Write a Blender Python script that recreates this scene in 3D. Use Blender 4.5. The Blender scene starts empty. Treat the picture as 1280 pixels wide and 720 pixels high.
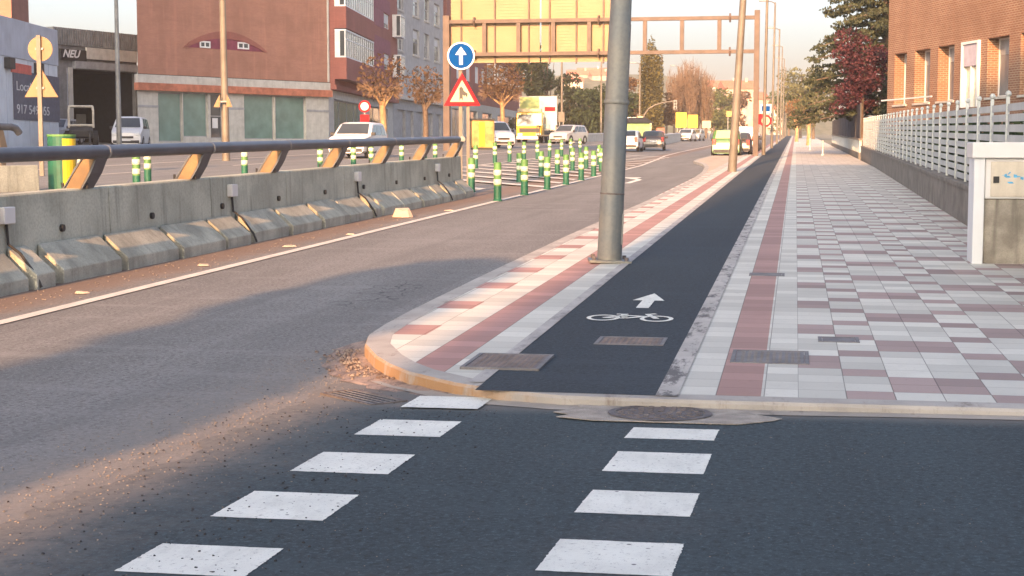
import bpy, math, random
from mathutils import Vector, Matrix
random.seed(7)
R = math.radians
scene = bpy.context.scene
COL = scene.collection

# ------------------------------------------------------------------ camera
H = 1.6                      # eye height
F = 1950.0                   # focal length in pixels of the 1280 wide photograph
PITCH = math.atan((360 - 188) / F)
cam_d = bpy.data.cameras.new('camera'); cam_d.lens = 36 * F / 1280; cam_d.sensor_width = 36
cam_d.clip_start = 0.1; cam_d.clip_end = 6000
cam = bpy.data.objects.new('camera', cam_d); COL.objects.link(cam)
cam.location = (0, 0, H); cam.rotation_euler = (R(90) - PITCH, 0, 0)
scene.camera = cam

# ------------------------------------------------------------------ light
SUN_EL = 17.0; SUN_AZ = 12.5       # low sun behind the camera; light runs 12.5 degrees right of the view
world = bpy.data.worlds.new('World'); scene.world = world; world.use_nodes = True
wn = world.node_tree.nodes; wn.clear()
sky = wn.new('ShaderNodeTexSky'); sky.sky_type = 'NISHITA'; sky.sun_disc = False
sky.sun_elevation = R(SUN_EL); sky.sun_rotation = R(180 + SUN_AZ)
sky.altitude = 800; sky.air_density = .85; sky.dust_density = 9.5; sky.ozone_density = .9
bg = wn.new('ShaderNodeBackground'); bg.inputs['Strength'].default_value = 0.15
wo = wn.new('ShaderNodeOutputWorld')
world.node_tree.links.new(sky.outputs[0], bg.inputs[0]); world.node_tree.links.new(bg.outputs[0], wo.inputs[0])
sd = bpy.data.lights.new('sun', 'SUN'); sd.energy = 4.0; sd.angle = R(0.5); sd.color = (1.0, 0.5, 0.21)
sun = bpy.data.objects.new('sun', sd); COL.objects.link(sun)
sdir = Vector((math.sin(R(SUN_AZ)) * math.cos(R(SUN_EL)), math.cos(R(SUN_AZ)) * math.cos(R(SUN_EL)), -math.sin(R(SUN_EL))))
sun.rotation_euler = sdir.to_track_quat('-Z', 'Y').to_euler()
vs = scene.view_settings
vs.view_transform = 'Standard'; vs.look = 'None'; vs.gamma = 1; vs.use_curve_mapping = False
vs.exposure = 1.6

# ------------------------------------------------------------------ site geometry
TH = R(10.26); CT, ST = math.cos(TH), math.sin(TH)   # the street runs 10 degrees right of the view
def uv2w(u, v): return (v * CT + u * ST, u * CT - v * ST)      # u along the street, v to its right
def w2uv(x, y): return (x * ST + y * CT, x * CT - y * ST)
def ray(px, py):
    a = (px - 640) / F; b = -(py - 360) / F
    return (a, math.cos(PITCH) + b * math.sin(PITCH), -math.sin(PITCH) + b * math.cos(PITCH))
def W(px, py, Y):                                   # the point seen at (px,py) that lies Y metres ahead
    r = ray(px, py); t = Y / r[1]
    return Vector((t * r[0], Y, H + t * r[2]))
def zpl(Y): return .01436 * Y if Y < 420 else .01436 * 420 + (Y - 420) * .002
def fall(v):
    if v > -8.7: return 0.
    a = -8.7 - v
    return .04 * a if a < 8.3 else .332 + .012 * min(a - 8.3, 45)
def smax(a, b, k=.03):
    h = max(k - abs(a - b), 0) / k
    return max(a, b) + h * h * k * .25
def zroad(x, y):
    u, v = w2uv(x, y)
    b = .2 - .021 * max(y, -3)
    return smax(-.196 + zpl(y), b) + fall(v)
def zwalk(x, y): return -.076 + zpl(y)
def G(px, py, z0=None, walk=False):                 # ground point under a pixel
    r = ray(px, py); t = 5.
    f = zwalk if walk else zroad
    for i in range(6000):
        x, y, z = r[0] * t, r[1] * t, H + r[2] * t
        if z <= f(x, y): return Vector((x, y, f(x, y)))
        t += .05
    return Vector((x, y, f(x, y)))
def XG(px, Y):                                      # ground point Y metres ahead in picture column px
    x = (px - 640) / F * Y * math.cos(PITCH) * 1.0015
    return Vector((x, Y, zroad(x, Y)))

# ------------------------------------------------------------------ materials
def new_mat(name):
    m = bpy.data.materials.new(name); m.use_nodes = True
    nt = m.node_tree
    return m, nt, nt.nodes['Principled BSDF']
class NT:
    def __init__(s, nt): s.nt = nt
    def n(s, t, **kw):
        o = s.nt.nodes.new(t)
        for k, v in kw.items(): setattr(o, k, v)
        return o
    def l(s, a, b): s.nt.links.new(a, b)
    def val(s, sock, v):
        if hasattr(v, 'is_linked') or hasattr(v, 'links'): s.l(v, sock)
        else: sock.default_value = v
    def math(s, op, a, b=0., clamp=False):
        o = s.n('ShaderNodeMath', operation=op, use_clamp=clamp)
        s.val(o.inputs[0], a); s.val(o.inputs[1], b)
        return o.outputs[0]
    def sstep(s, x, lo, hi):
        o = s.n('ShaderNodeMapRange', interpolation_type='SMOOTHSTEP')
        s.val(o.inputs['Value'], x); o.inputs['From Min'].default_value = lo; o.inputs['From Max'].default_value = hi
        return o.outputs[0]
    def noise(s, vec, scale, detail=3., rough=.55):
        o = s.n('ShaderNodeTexNoise'); o.inputs['Scale'].default_value = scale
        o.inputs['Detail'].default_value = detail; o.inputs['Roughness'].default_value = rough
        if vec is not None: s.l(vec, o.inputs['Vector'])
        return o.outputs[0]
    def mix(s, fac, a, b, blend='MIX'):
        o = s.n('ShaderNodeMix', data_type='RGBA', blend_type=blend)
        s.val(o.inputs['Factor'], fac)
        for sock, v in ((o.inputs[6], a), (o.inputs[7], b)):
            if isinstance(v, tuple): sock.default_value = (*v[:3], 1)
            else: s.l(v, sock)
        return o.outputs[2]
    def bump(s, hgt, strength=.3, dist=.01):
        o = s.n('ShaderNodeBump'); o.inputs['Strength'].default_value = strength; o.inputs['Distance'].default_value = dist
        s.l(hgt, o.inputs['Height']); return o.outputs[0]
    def scale(s, vec, sc):
        o = s.n('ShaderNodeMapping'); s.l(vec, o.inputs[0]); o.inputs['Scale'].default_value = sc
        return o.outputs[0]
def sc3(c, k): return tuple(min(1, a * k) for a in c)
def M(name, c, rough=.75, var=.25, scale=3., metal=0., bump=0., fine=0., c2=None, spec=None, streak=0.):
    m, nt, b = new_mat(name); t = NT(nt)
    co = t.n('ShaderNodeTexCoord').outputs['Object']
    f = t.noise(co, scale, 4.)
    f = t.sstep(f, .3, .7)
    col = t.mix(f, sc3(c, 1 - var), c2 if c2 else sc3(c, 1 + var))
    if fine:
        g = t.noise(co, scale * 25, 2.)
        col = t.mix(t.math('MULTIPLY', t.sstep(g, .35, .75), fine), col, sc3(c, .45))
    if streak:
        g = t.noise(t.scale(co, (3, 3, .25)), 2.2, 4.)
        col = t.mix(t.math('MULTIPLY', t.sstep(g, .48, .75), streak), col, sc3(c, .42))
    t.l(col, b.inputs['Base Color'])
    b.inputs['Roughness'].default_value = rough; b.inputs['Metallic'].default_value = metal
    if spec is not None: b.inputs['Specular IOR Level'].default_value = spec
    if bump: t.l(t.bump(t.noise(co, scale * 8, 4.), bump, .02), b.inputs['Normal'])
    return m
def M_brick(name, c1, c2, mortar, bw=.25, rh=.07, msize=.01, bump=.4, var=.3):
    m, nt, b = new_mat(name); t = NT(nt)
    co = t.n('ShaderNodeTexCoord').outputs['Object']
    sp = t.n('ShaderNodeSeparateXYZ'); t.l(co, sp.inputs[0])
    cb = t.n('ShaderNodeCombineXYZ'); t.l(t.math('ADD', sp.outputs[0], sp.outputs[1]), cb.inputs[0]); t.l(sp.outputs[2], cb.inputs[1])
    br = t.n('ShaderNodeTexBrick'); t.l(cb.outputs[0], br.inputs['Vector'])
    br.inputs['Scale'].default_value = 1; br.inputs['Brick Width'].default_value = bw; br.inputs['Row Height'].default_value = rh
    br.inputs['Mortar Size'].default_value = msize; br.inputs['Mortar Smooth'].default_value = .3
    br.inputs['Color1'].default_value = (*c1, 1); br.inputs['Color2'].default_value = (*c2, 1); br.inputs['Mortar'].default_value = (*mortar, 1)
    n = t.noise(co, .6, 5.)
    col = t.mix(t.math('MULTIPLY', t.sstep(n, .35, .7), var), br.outputs[0], sc3(c1, .55))
    n2 = t.noise(t.scale(co, (1.6, 1.6, .12)), 1.6, 4.)
    col = t.mix(t.math('MULTIPLY', t.sstep(n2, .5, .75), var), col, sc3(c2, 1.35))
    n3 = t.noise(t.scale(co, (.25, .25, 3.)), 1.3, 4.)
    col = t.mix(t.math('MULTIPLY', t.sstep(n3, .45, .7), var * .8), col, sc3(c1, .7))
    t.l(col, b.inputs['Base Color']); b.inputs['Roughness'].default_value = .9
    if bump:
        inv = t.math('SUBTRACT', 1., br.outputs['Fac']); t.l(t.bump(inv, bump, .01), b.inputs['Normal'])
    return m
def M_glass(name, c=(.05, .06, .07), rough=.08):
    m, nt, b = new_mat(name); t = NT(nt)
    co = t.n('ShaderNodeTexCoord').outputs['Object']
    col = t.mix(t.noise(co, 1.2, 2.), sc3(c, .6), sc3(c, 1.5)); t.l(col, b.inputs['Base Color'])
    b.inputs['Roughness'].default_value = rough; b.inputs['Specular IOR Level'].default_value = .8
    return m
def M_leaf(name, c, var=.5, tr=.35):
    m, nt, b = new_mat(name); t = NT(nt)
    gi = t.n('ShaderNodeNewGeometry').outputs['Random Per Island']
    co = t.n('ShaderNodeTexCoord').outputs['Object']
    col = t.mix(gi, sc3(c, 1 - var), sc3(c, 1 + var))
    col = t.mix(t.math('MULTIPLY', t.sstep(t.noise(co, .8, 3.), .35, .7), .5), col, sc3((c[0] * .7, c[1] * .8, c[2] * .9), .6))
    t.l(col, b.inputs['Base Color']); b.inputs['Roughness'].default_value = .75
    tl = t.n('ShaderNodeBsdfTranslucent'); t.l(col, tl.inputs[0])
    mx = t.n('ShaderNodeMixShader'); mx.inputs[0].default_value = tr
    t.l(b.outputs[0], mx.inputs[1]); t.l(tl.outputs[0], mx.inputs[2])
    t.l(mx.outputs[0], nt.nodes['Material Output'].inputs[0])
    return m
def uvnode(t):
    o = t.n('ShaderNodeUVMap'); o.uv_map = 'UVMap'; return o.outputs[0]
def M_asphalt(name, base, kind):
    m, nt, b = new_mat(name); t = NT(nt)
    uv = uvnode(t); sp = t.n('ShaderNodeSeparateXYZ'); t.l(uv, sp.inputs[0]); U, V = sp.outputs[0], sp.outputs[1]
    big = t.noise(t.scale(uv, (.12, 1., 1.)), 1.1, 5.)
    col = t.mix(t.sstep(big, .3, .7), sc3(base, .82), sc3(base, 1.15))
    mid = t.noise(uv, 2.3, 5., .65)
    col = t.mix(t.math('MULTIPLY', t.sstep(mid, .45, .75), .35), col, sc3(base, .7))
    grit = t.noise(uv, 34., 5., .85)
    col = t.mix(t.math('MULTIPLY', t.sstep(grit, .5, .62), .8 if kind != 'old' else .5), col, sc3(base, 2.4))
    col = t.mix(t.math('MULTIPLY', t.sstep(t.noise(uv, 21., 5., .85), .5, .6), .8), col, sc3(base, .35))
    spk = t.n('ShaderNodeTexVoronoi'); spk.inputs['Scale'].default_value = 26.; t.l(uv, spk.inputs['Vector'])
    stone = t.math('MULTIPLY', t.sstep(spk.outputs['Distance'], .2, .08), t.sstep(t.noise(uv, 9., 3., .7), .5, .62))
    col = t.mix(t.math('MULTIPLY', stone, .55), col, sc3(base, 3.4))
    pat = t.noise(t.scale(uv, (2.2, .5, 1.)), .9, 6., .7)
    col = t.mix(t.math('MULTIPLY', t.sstep(pat, .5, .7), .5), col, sc3(base, 1.55))
    wob = t.noise(uv, 1.4, 6., .75); wb = t.math('MULTIPLY', t.math('SUBTRACT', wob, .5), .9)
    vv = t.math('ADD', V, wb)
    if kind == 'old':
        br_ = t.math('MULTIPLY', t.math('MULTIPLY', t.sstep(vv, -7.2, -7.9), t.sstep(V, -8.9, -8.5)), .75)
        col = t.mix(br_, col, (.2, .13, .09))
        # dusty verge beside the side street, cracked damp patch, dark fresh patch
        du = t.math('MULTIPLY', t.sstep(vv, -4.35, -3.35), t.sstep(U, 15., 9.))
        du = t.math('MULTIPLY', du, t.math('ADD', t.sstep(t.noise(uv, 14., 4., .7), .25, .6), .15, True))
        col = t.mix(t.math('MULTIPLY', du, .75), col, (.23, .215, .195))
        vor = t.n('ShaderNodeTexVoronoi', feature='DISTANCE_TO_EDGE'); vor.inputs['Scale'].default_value = 2.1
        wv = t.n('ShaderNodeVectorMath', operation='ADD'); t.l(uv, wv.inputs[0])
        nz = t.n('ShaderNodeTexNoise'); nz.inputs['Scale'].default_value = 5.; t.l(uv, nz.inputs['Vector'])
        vm = t.n('ShaderNodeVectorMath', operation='SCALE'); t.l(nz.outputs['Color'], vm.inputs[0]); vm.inputs['Scale'].default_value = .22
        t.l(vm.outputs[0], wv.inputs[1]); t.l(wv.outputs[0], vor.inputs['Vector'])
        cr = t.sstep(vor.outputs['Distance'], .03, .008)
        reg = t.math('MULTIPLY', t.math('MULTIPLY', t.sstep(U, 14.6, 15.6), t.sstep(U, 18.2, 17.2)), t.math('MULTIPLY', t.sstep(V, -4.9, -4.55), t.sstep(V, -3.95, -4.25)))
        col = t.mix(t.math('MULTIPLY', cr, t.math('MULTIPLY', reg, .85)), col, (.035, .035, .04))
        # longitudinal lane wear
        ln = t.noise(t.scale(uv, (.05, 3.2, 1.)), 1., 4.)
        col = t.mix(t.math('MULTIPLY', t.sstep(ln, .5, .68), .35), col, sc3(base, .68))
    else:
        du = t.sstep(vv, -2.2, -3.2) if kind == 'new' else None
        if du is not None:
            du = t.math('MULTIPLY', du, t.math('ADD', t.sstep(t.noise(uv, 11., 4., .8), .3, .7), .45, True))
            col = t.mix(t.math('MULTIPLY', du, .85), col, (.185, .175, .162))
            st = t.math('MULTIPLY', t.sstep(t.noise(uv, .55, 4.), .55, .75), .35)
            col = t.mix(st, col, (.085, .08, .082))
            # pale gutter dust
            gd = t.math('MULTIPLY', t.sstep(t.math('ADD', U, t.math('MULTIPLY', wb, .25)), 9.15, 9.5), .5)
            col = t.mix(gd, col, (.2, .18, .16))
    t.l(col, b.inputs['Base Color']); b.inputs['Roughness'].default_value = .88
    hg = t.math('ADD', grit, t.math('MULTIPLY', mid, .6))
    t.l(t.bump(hg, .5, .006), b.inputs['Normal'])
    return m
def M_tile(name, base, var=.12, v0=.04):
    m, nt, b = new_mat(name); t = NT(nt)
    uv = uvnode(t); sp = t.n('ShaderNodeSeparateXYZ'); t.l(uv, sp.inputs[0])
    cb = t.n('ShaderNodeCombineXYZ')
    t.l(t.math('ADD', sp.outputs[1], 30 - v0), cb.inputs[0]); t.l(t.math('SUBTRACT', sp.outputs[0], 11.67 - 31 * .31 * 1), cb.inputs[1])
    br = t.n('ShaderNodeTexBrick'); br.offset = 0.; t.l(cb.outputs[0], br.inputs['Vector'])
    br.inputs['Scale'].default_value = 1; br.inputs['Brick Width'].default_value = .3; br.inputs['Row Height'].default_value = .31
    br.inputs['Mortar Size'].default_value = .004; br.inputs['Mortar Smooth'].default_value = .2
    br.inputs['Color1'].default_value = (*sc3(base, 1 - var), 1); br.inputs['Color2'].default_value = (*sc3(base, 1 + var * .6), 1)
    br.inputs['Mortar'].default_value = (*sc3(base, .42), 1)
    col = br.outputs[0]
    n = t.noise(uv, 1.1, 6., .7)
    col = t.mix(t.math('MULTIPLY', t.sstep(n, .45, .72), .3), col, sc3(base, .66))
    sp2 = t.noise(uv, 22., 4., .75)
    col = t.mix(t.math('MULTIPLY', t.sstep(sp2, .56, .72), .4), col, sc3(base, .6))
    dn = t.noise(uv, 4.2, 5., .8)
    col = t.mix(t.math('MULTIPLY', t.sstep(dn, .64, .74), .55), col, sc3(base, .34))
    t.l(col, b.inputs['Base Color']); b.inputs['Roughness'].default_value = .82
    wv = t.n('ShaderNodeTexWave', wave_type='BANDS', bands_direction='X'); wv.inputs['Scale'].default_value = 8.
    t.l(uv, wv.inputs['Vector'])
    hg = t.math('SUBTRACT', t.math('MULTIPLY', wv.outputs['Fac'], .25), t.math('MULTIPLY', br.outputs['Fac'], 1.2))
    t.l(t.bump(hg, .35, .006), b.inputs['Normal'])
    return m
def M_stain(name, base, dark=(.05, .05, .055), amt=.6, scale=3.2, lo=.52, hi=.7):
    m, nt, b = new_mat(name); t = NT(nt)
    uv = uvnode(t)
    col = t.mix(t.sstep(t.noise(uv, 1.5, 5.), .3, .7), sc3(base, .78), sc3(base, 1.12))
    n = t.noise(t.scale(uv, (.6, 1.6, 1.)), scale, 7., .75)
    col = t.mix(t.math('MULTIPLY', t.sstep(n, lo, hi), amt), col, dark)
    col = t.mix(t.math('MULTIPLY', t.sstep(t.noise(uv, 40., 3., .8), .55, .72), .4), col, sc3(base, .5))
    t.l(col, b.inputs['Base Color']); b.inputs['Roughness'].default_value = .88
    t.l(t.bump(t.noise(uv, 45., 4., .8), .4, .006), b.inputs['Normal'])
    return m
def M_paint(name, base=(.78, .78, .76), wear=.5):
    m, nt, b = new_mat(name); t = NT(nt)
    uv = uvnode(t)
    col = t.mix(t.sstep(t.noise(uv, 2.6, 5.), .3, .7), sc3(base, .86), base)
    n = t.noise(uv, 9., 7., .85)
    col = t.mix(t.math('MULTIPLY', t.sstep(n, .58, .68), wear * .9), col, (.16, .16, .165))
    n = t.noise(t.scale(uv, (1., 3., 1.)), 2.2, 6., .7)
    col = t.mix(t.math('MULTIPLY', t.sstep(n, .48, .7), wear * .45), col, sc3(base, .55))
    sk = t.n('ShaderNodeTexVoronoi'); sk.inputs['Scale'].default_value = 13.; t.l(uv, sk.inputs['Vector'])
    col = t.mix(t.math('MULTIPLY', t.sstep(sk.outputs['Distance'], .16, .08), t.sstep(t.noise(uv, 5., 2.), .5, .58)), col, (.1, .1, .105))
    n = t.noise(uv, 38., 5., .85)
    col = t.mix(t.math('MULTIPLY', t.sstep(n, .57, .64), wear * .8), col, (.16, .165, .17))
    t.l(col, b.inputs['Base Color']); b.inputs['Roughness'].default_value = .7
    t.l(t.bump(t.noise(uv, 70., 3., .8), .35, .004), b.inputs['Normal'])
    return m

m_road = M_asphalt('old_asphalt', (.17, .17, .168), 'old')
m_new = M_asphalt('fresh_asphalt', (.027, .044, .053), 'new')
m_bike = M_asphalt('bike_lane_asphalt', (.02, .03, .04), 'bike')
m_tw = M_tile('pale_tile', (.57, .575, .525), .2)
m_tw2 = M_tile('pale_strip_tile', (.57, .575, .525), .2, -.47); m_tw3 = M_tile('pale_kerb_tile', (.57, .575, .525), .2, -2.66)
m_tr = M_tile('rose_tile', (.34, .265, .25), .2)
m_trs = M_tile('rose_strip_tile', (.38, .24, .215), .2, -.47); m_trs3 = M_tile('rose_kerb_tile', (.4, .235, .21), .2, -2.66)
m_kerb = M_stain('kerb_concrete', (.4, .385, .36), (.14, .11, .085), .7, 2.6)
def kerb_face_tint():  # orange-brown tint on the upright kerb faces near the corner
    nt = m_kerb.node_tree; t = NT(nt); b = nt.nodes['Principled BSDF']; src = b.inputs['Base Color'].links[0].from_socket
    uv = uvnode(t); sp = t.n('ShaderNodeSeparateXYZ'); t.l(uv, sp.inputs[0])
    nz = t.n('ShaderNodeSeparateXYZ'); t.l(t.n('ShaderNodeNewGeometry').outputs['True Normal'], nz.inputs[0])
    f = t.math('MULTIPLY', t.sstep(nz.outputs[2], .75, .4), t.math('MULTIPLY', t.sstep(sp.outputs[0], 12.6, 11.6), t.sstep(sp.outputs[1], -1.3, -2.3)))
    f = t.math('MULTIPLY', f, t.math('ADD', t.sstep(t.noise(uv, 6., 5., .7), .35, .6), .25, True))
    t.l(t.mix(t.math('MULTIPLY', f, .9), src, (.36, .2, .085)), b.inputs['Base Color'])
kerb_face_tint()
m_edge = M_stain('edging_concrete', (.42, .41, .4), (.14, .14, .145), .7, 2.4, .47, .66)
m_edge2 = M_stain('tar_stained_edging', (.44, .43, .41), (.07, .07, .075), .85, 3.4, .49, .6)
m_gut = M_stain('gutter_concrete', (.36, .33, .29), (.1, .09, .08), .6)
m_paint = M_paint('road_paint', (.78, .8, .74), .9)
m_line = M_paint('worn_line_paint', (.68, .64, .58), .8)
m_conc = M('barrier_concrete', (.44, .455, .385), .9, .2, 1.3, bump=.35, fine=.35, streak=.6)
m_conc2 = M('block_concrete', (.4, .405, .345), .9, .25, 2.1, bump=.4, fine=.4, streak=.45)
m_dirt = M('dry_dirt', (.2, .16, .12), .95, .35, 4., bump=.5, fine=.5)
m_rail = M('grey_rail_paint', (.055, .066, .085), .42, .2, 2.)
m_post = M('bracket_paint', (.16, .13, .11), .55, .3, 3.)
m_dark = M('black_rubber', (.025, .025, .028), .7, .2)
m_galv = M('galvanised_steel', (.22, .225, .22), .55, .22, 1.6, metal=.25, streak=.35)
m_scuff = M('scuffed_post_steel', (.165, .2, .225), .55, .25, .9, metal=.15, c2=(.23, .22, .185), streak=.6, fine=.25)
m_pole_tan = M('weathered_pole_steel', (.14, .122, .1), .6, .2, 1.5, metal=.1)
m_brown = M('brown_gantry_steel', (.088, .06, .05), .6, .2, 2.)
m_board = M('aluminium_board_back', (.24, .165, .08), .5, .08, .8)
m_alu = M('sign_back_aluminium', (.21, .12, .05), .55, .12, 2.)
m_white = M('white_paint', (.66, .67, .68), .5, .06, 2.)
m_black = M('black_paint', (.02, .02, .022), .5, .2)
m_red = M('sign_red', (.36, .01, .018), .7, .1, spec=.2)
m_blue = M('sign_blue', (.001, .055, .22), .85, .1, spec=.1)
m_cream = M('sign_cream', (.45, .38, .25), .5, .05)
m_green = M('bollard_green', (.006, .085, .05), .6, .2)
m_lime = M('bollard_lime', (.075, .19, .05), .6, .2)
m_band = M('reflective_band', (.48, .52, .42), .5, .1)
m_yel = M('vivid_yellow', (.5, .38, .02), .5, .1)
m_iron = M('cast_iron', (.15, .13, .125), .7, .3, 6., metal=.2, bump=.5, fine=.5)
m_glass = M_glass('dark_glass'); m_glassg = M_glass('shop_glass', (.13, .22, .2), .15); m_glassb = M_glass('grey_glass', (.16, .18, .2), .12)
m_trunk = M('bark', (.13, .095, .07), .9, .35, 5., bump=.5)
m_trunkl = M('pale_bark', (.36, .23, .12), .9, .3, 4., bump=.4)

# ------------------------------------------------------------------ mesh builder
class MB:
    def __init__(s): s.v = []; s.f = []; s.m = []; s.uv = None; s.k = 0
    def mat(s, k): s.k = k; return s
    def add(s, pts): i = len(s.v); s.v += [tuple(p) for p in pts]; return i
    def poly(s, pts):
        i = s.add(pts); s.f.append(tuple(range(i, i + len(pts)))); s.m.append(s.k)
    def faces(s, base, fs):
        for f in fs: s.f.append(tuple(base + a for a in f)); s.m.append(s.k)
    def box(s, x0, x1, y0, y1, z0, z1):
        b = s.add([(x0,y0,z0),(x1,y0,z0),(x1,y1,z0),(x0,y1,z0),(x0,y0,z1),(x1,y0,z1),(x1,y1,z1),(x0,y1,z1)])
        s.faces(b, [(0,3,2,1),(4,5,6,7),(0,1,5,4),(1,2,6,5),(2,3,7,6),(3,0,4,7)])
    def hexa(s, p):                                  # eight corners: bottom 4, top 4
        b = s.add(p); s.faces(b, [(0,3,2,1),(4,5,6,7),(0,1,5,4),(1,2,6,5),(2,3,7,6),(3,0,4,7)])
    def tube(s, pts, rad, n=8, caps=True):
        pts = [Vector(p) for p in pts]
        if not isinstance(rad, (list, tuple)): rad = [rad] * len(pts)
        rings = []; prev = None
        for i, p in enumerate(pts):
            d = (pts[min(i + 1, len(pts) - 1)] - pts[max(i - 1, 0)]).normalized()
            a = prev if prev is not None else (Vector((1, 0, 0)) if abs(d.x) < .9 else Vector((0, 1, 0)))
            a = (a - d * a.dot(d))
            if a.length < 1e-5: a = Vector((0, 1, 0)) - d * d.y
            a.normalize(); prev = a; c = d.cross(a)
            rings.append(s.add([p + (a * math.cos(2*math.pi*k/n) + c * math.sin(2*math.pi*k/n)) * rad[i] for k in range(n)]))
        for i in range(len(pts) - 1):
            A, B = rings[i], rings[i + 1]
            for k in range(n):
                k2 = (k + 1) % n
                s.f.append((A + k, A + k2, B + k2, B + k)); s.m.append(s.k)
        if caps:
            s.f.append(tuple(rings[0] + k for k in range(n))[::-1]); s.m.append(s.k)
            s.f.append(tuple(rings[-1] + k for k in range(n))); s.m.append(s.k)
    def lathe(s, prof, n=16, c=(0, 0, 0), axis='z'):
        rings = []
        for r, h in prof:
            pts = []
            for k in range(n):
                a = 2 * math.pi * k / n; x, y = r * math.cos(a), r * math.sin(a)
                p = (x, y, h) if axis == 'z' else ((x, h, y) if axis == 'y' else (h, x, y))
                pts.append((c[0] + p[0], c[1] + p[1], c[2] + p[2]))
            rings.append(s.add(pts))
        for A, B in zip(rings, rings[1:]):
            for k in range(n):
                k2 = (k + 1) % n; s.f.append((A + k, A + k2, B + k2, B + k)); s.m.append(s.k)
        s.f.append(tuple(rings[0] + k for k in range(n))[::-1]); s.m.append(s.k)
        s.f.append(tuple(rings[-1] + k for k in range(n))); s.m.append(s.k)
    def slab(s, pts, d):                             # flat outline pts (3D) given thickness vector d
        n = len(pts); d = Vector(d)
        a = s.add(pts); b = s.add([Vector(p) + d for p in pts])
        s.f.append(tuple(a + i for i in range(n))[::-1]); s.m.append(s.k)
        s.f.append(tuple(b + i for i in range(n))); s.m.append(s.k)
        for i in range(n):
            j = (i + 1) % n; s.f.append((a + i, a + j, b + j, b + i)); s.m.append(s.k)
    def build(s, name, mat, parent=None, smooth=False, uvs=None, bevel=0, recalc=True):
        me = bpy.data.meshes.new(name); me.from_pydata(s.v, [], s.f)
        mats = mat if isinstance(mat, (list, tuple)) else [mat]
        for m in mats: me.materials.append(m)
        if len(mats) > 1: me.polygons.foreach_set('material_index', s.m)
        if smooth: me.polygons.foreach_set('use_smooth', [True] * len(me.polygons))
        if uvs:
            ul = me.uv_layers.new(name='UVMap'); dat = []
            for lp in me.loops: dat += uvs[lp.vertex_index]
            ul.data.foreach_set('uv', dat)
        me.update()
        if recalc and not uvs:
            import bmesh
            bm = bmesh.new(); bm.from_mesh(me); bmesh.ops.recalc_face_normals(bm, faces=bm.faces); bm.to_mesh(me); bm.free()
        o = bpy.data.objects.new(name, me); COL.objects.link(o)
        if parent: o.parent = parent
        if bevel:
            b = o.modifiers.new('bevel', 'BEVEL'); b.width = bevel; b.segments = 2; b.limit_method = 'ANGLE'
        if smooth and me.polygons:
            try: me.set_sharp_from_angle(angle=R(40))
            except Exception: pass
        return o
def thing(name, label, cat, loc=(0, 0, 0), rz=0, group=None):
    o = bpy.data.objects.new(name, None); COL.objects.link(o); o.empty_display_size = .2
    o.location = loc; o.rotation_euler = (0, 0, rz)
    o['label'] = label; o['category'] = cat
    if group: o['group'] = group
    return o
def tag(o, label, cat, group=None):
    o['label'] = label; o['category'] = cat
    if group: o['group'] = group
    return o
def struct(o, kind='structure'): o['kind'] = kind; return o
def dup(root, loc, rz, label, name=None):
    kids = {}
    for c in COL.objects:
        if c.parent: kids.setdefault(c.parent.name, []).append(c)
    def cp(o, par):
        c = o.copy(); COL.objects.link(c)
        if par: c.parent = par
        for k in kids.get(o.name, []): cp(k, c)
        return c
    r = cp(root, None); r.location = loc; r.rotation_euler = (0, 0, rz); r['label'] = label
    return r
def text(body, size, mat, parent, loc, rot=(R(90), 0, 0), name='lettering', shear=0, sx=1., align='LEFT', bold=0.):
    c = bpy.data.curves.new(name, 'FONT'); c.body = body; c.size = size; c.extrude = .006; c.shear = shear; c.align_x = align; c.offset = bold
    c.materials.append(mat)
    o = bpy.data.objects.new(name, c); COL.objects.link(o); o.parent = parent
    me = bpy.data.meshes.new_from_object(o.evaluated_get(bpy.context.evaluated_depsgraph_get()))
    bpy.data.objects.remove(o); o = bpy.data.objects.new(name, me); COL.objects.link(o); o.parent = parent
    o.location = loc; o.rotation_euler = rot; o.scale = (sx, 1, 1)
    return o

# ------------------------------------------------------------------ ground, roads, pavement
def sheet(name, us, vs_, zf, mat, off=0., matf=None, rag=0.):
    rr = random.Random(12); wob = 0.
    mb = MB(); uvs = []; nv = len(vs_)
    for u in us:
        wob = wob * .8 + rr.gauss(0, .5) * rag
        for jv, v in enumerate(vs_):
            if jv == 0: v += wob + rr.uniform(-.5, .5) * rag
            x, y = uv2w(u, v); mb.v.append((x, y, zf(x, y) + off)); uvs.append((u, v))
    for i in range(len(us) - 1):
        for j in range(nv - 1):
            a = i * nv + j; mb.f.append((a, a + 1, a + nv + 1, a + nv))
            mb.m.append(matf((us[i] + us[i+1]) / 2, (vs_[j] + vs_[j+1]) / 2) if matf else 0)
    return struct(mb.build(name, mat, uvs=uvs))
def frange(a, b, s):
    n = max(1, int(round((b - a) / s))); return [a + (b - a) * i / n for i in range(n + 1)]
def spread(a, b, s, g=1.12):
    r = [a]
    while r[-1] < b: r.append(r[-1] + s); s *= g
    r[-1] = b; return r

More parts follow.
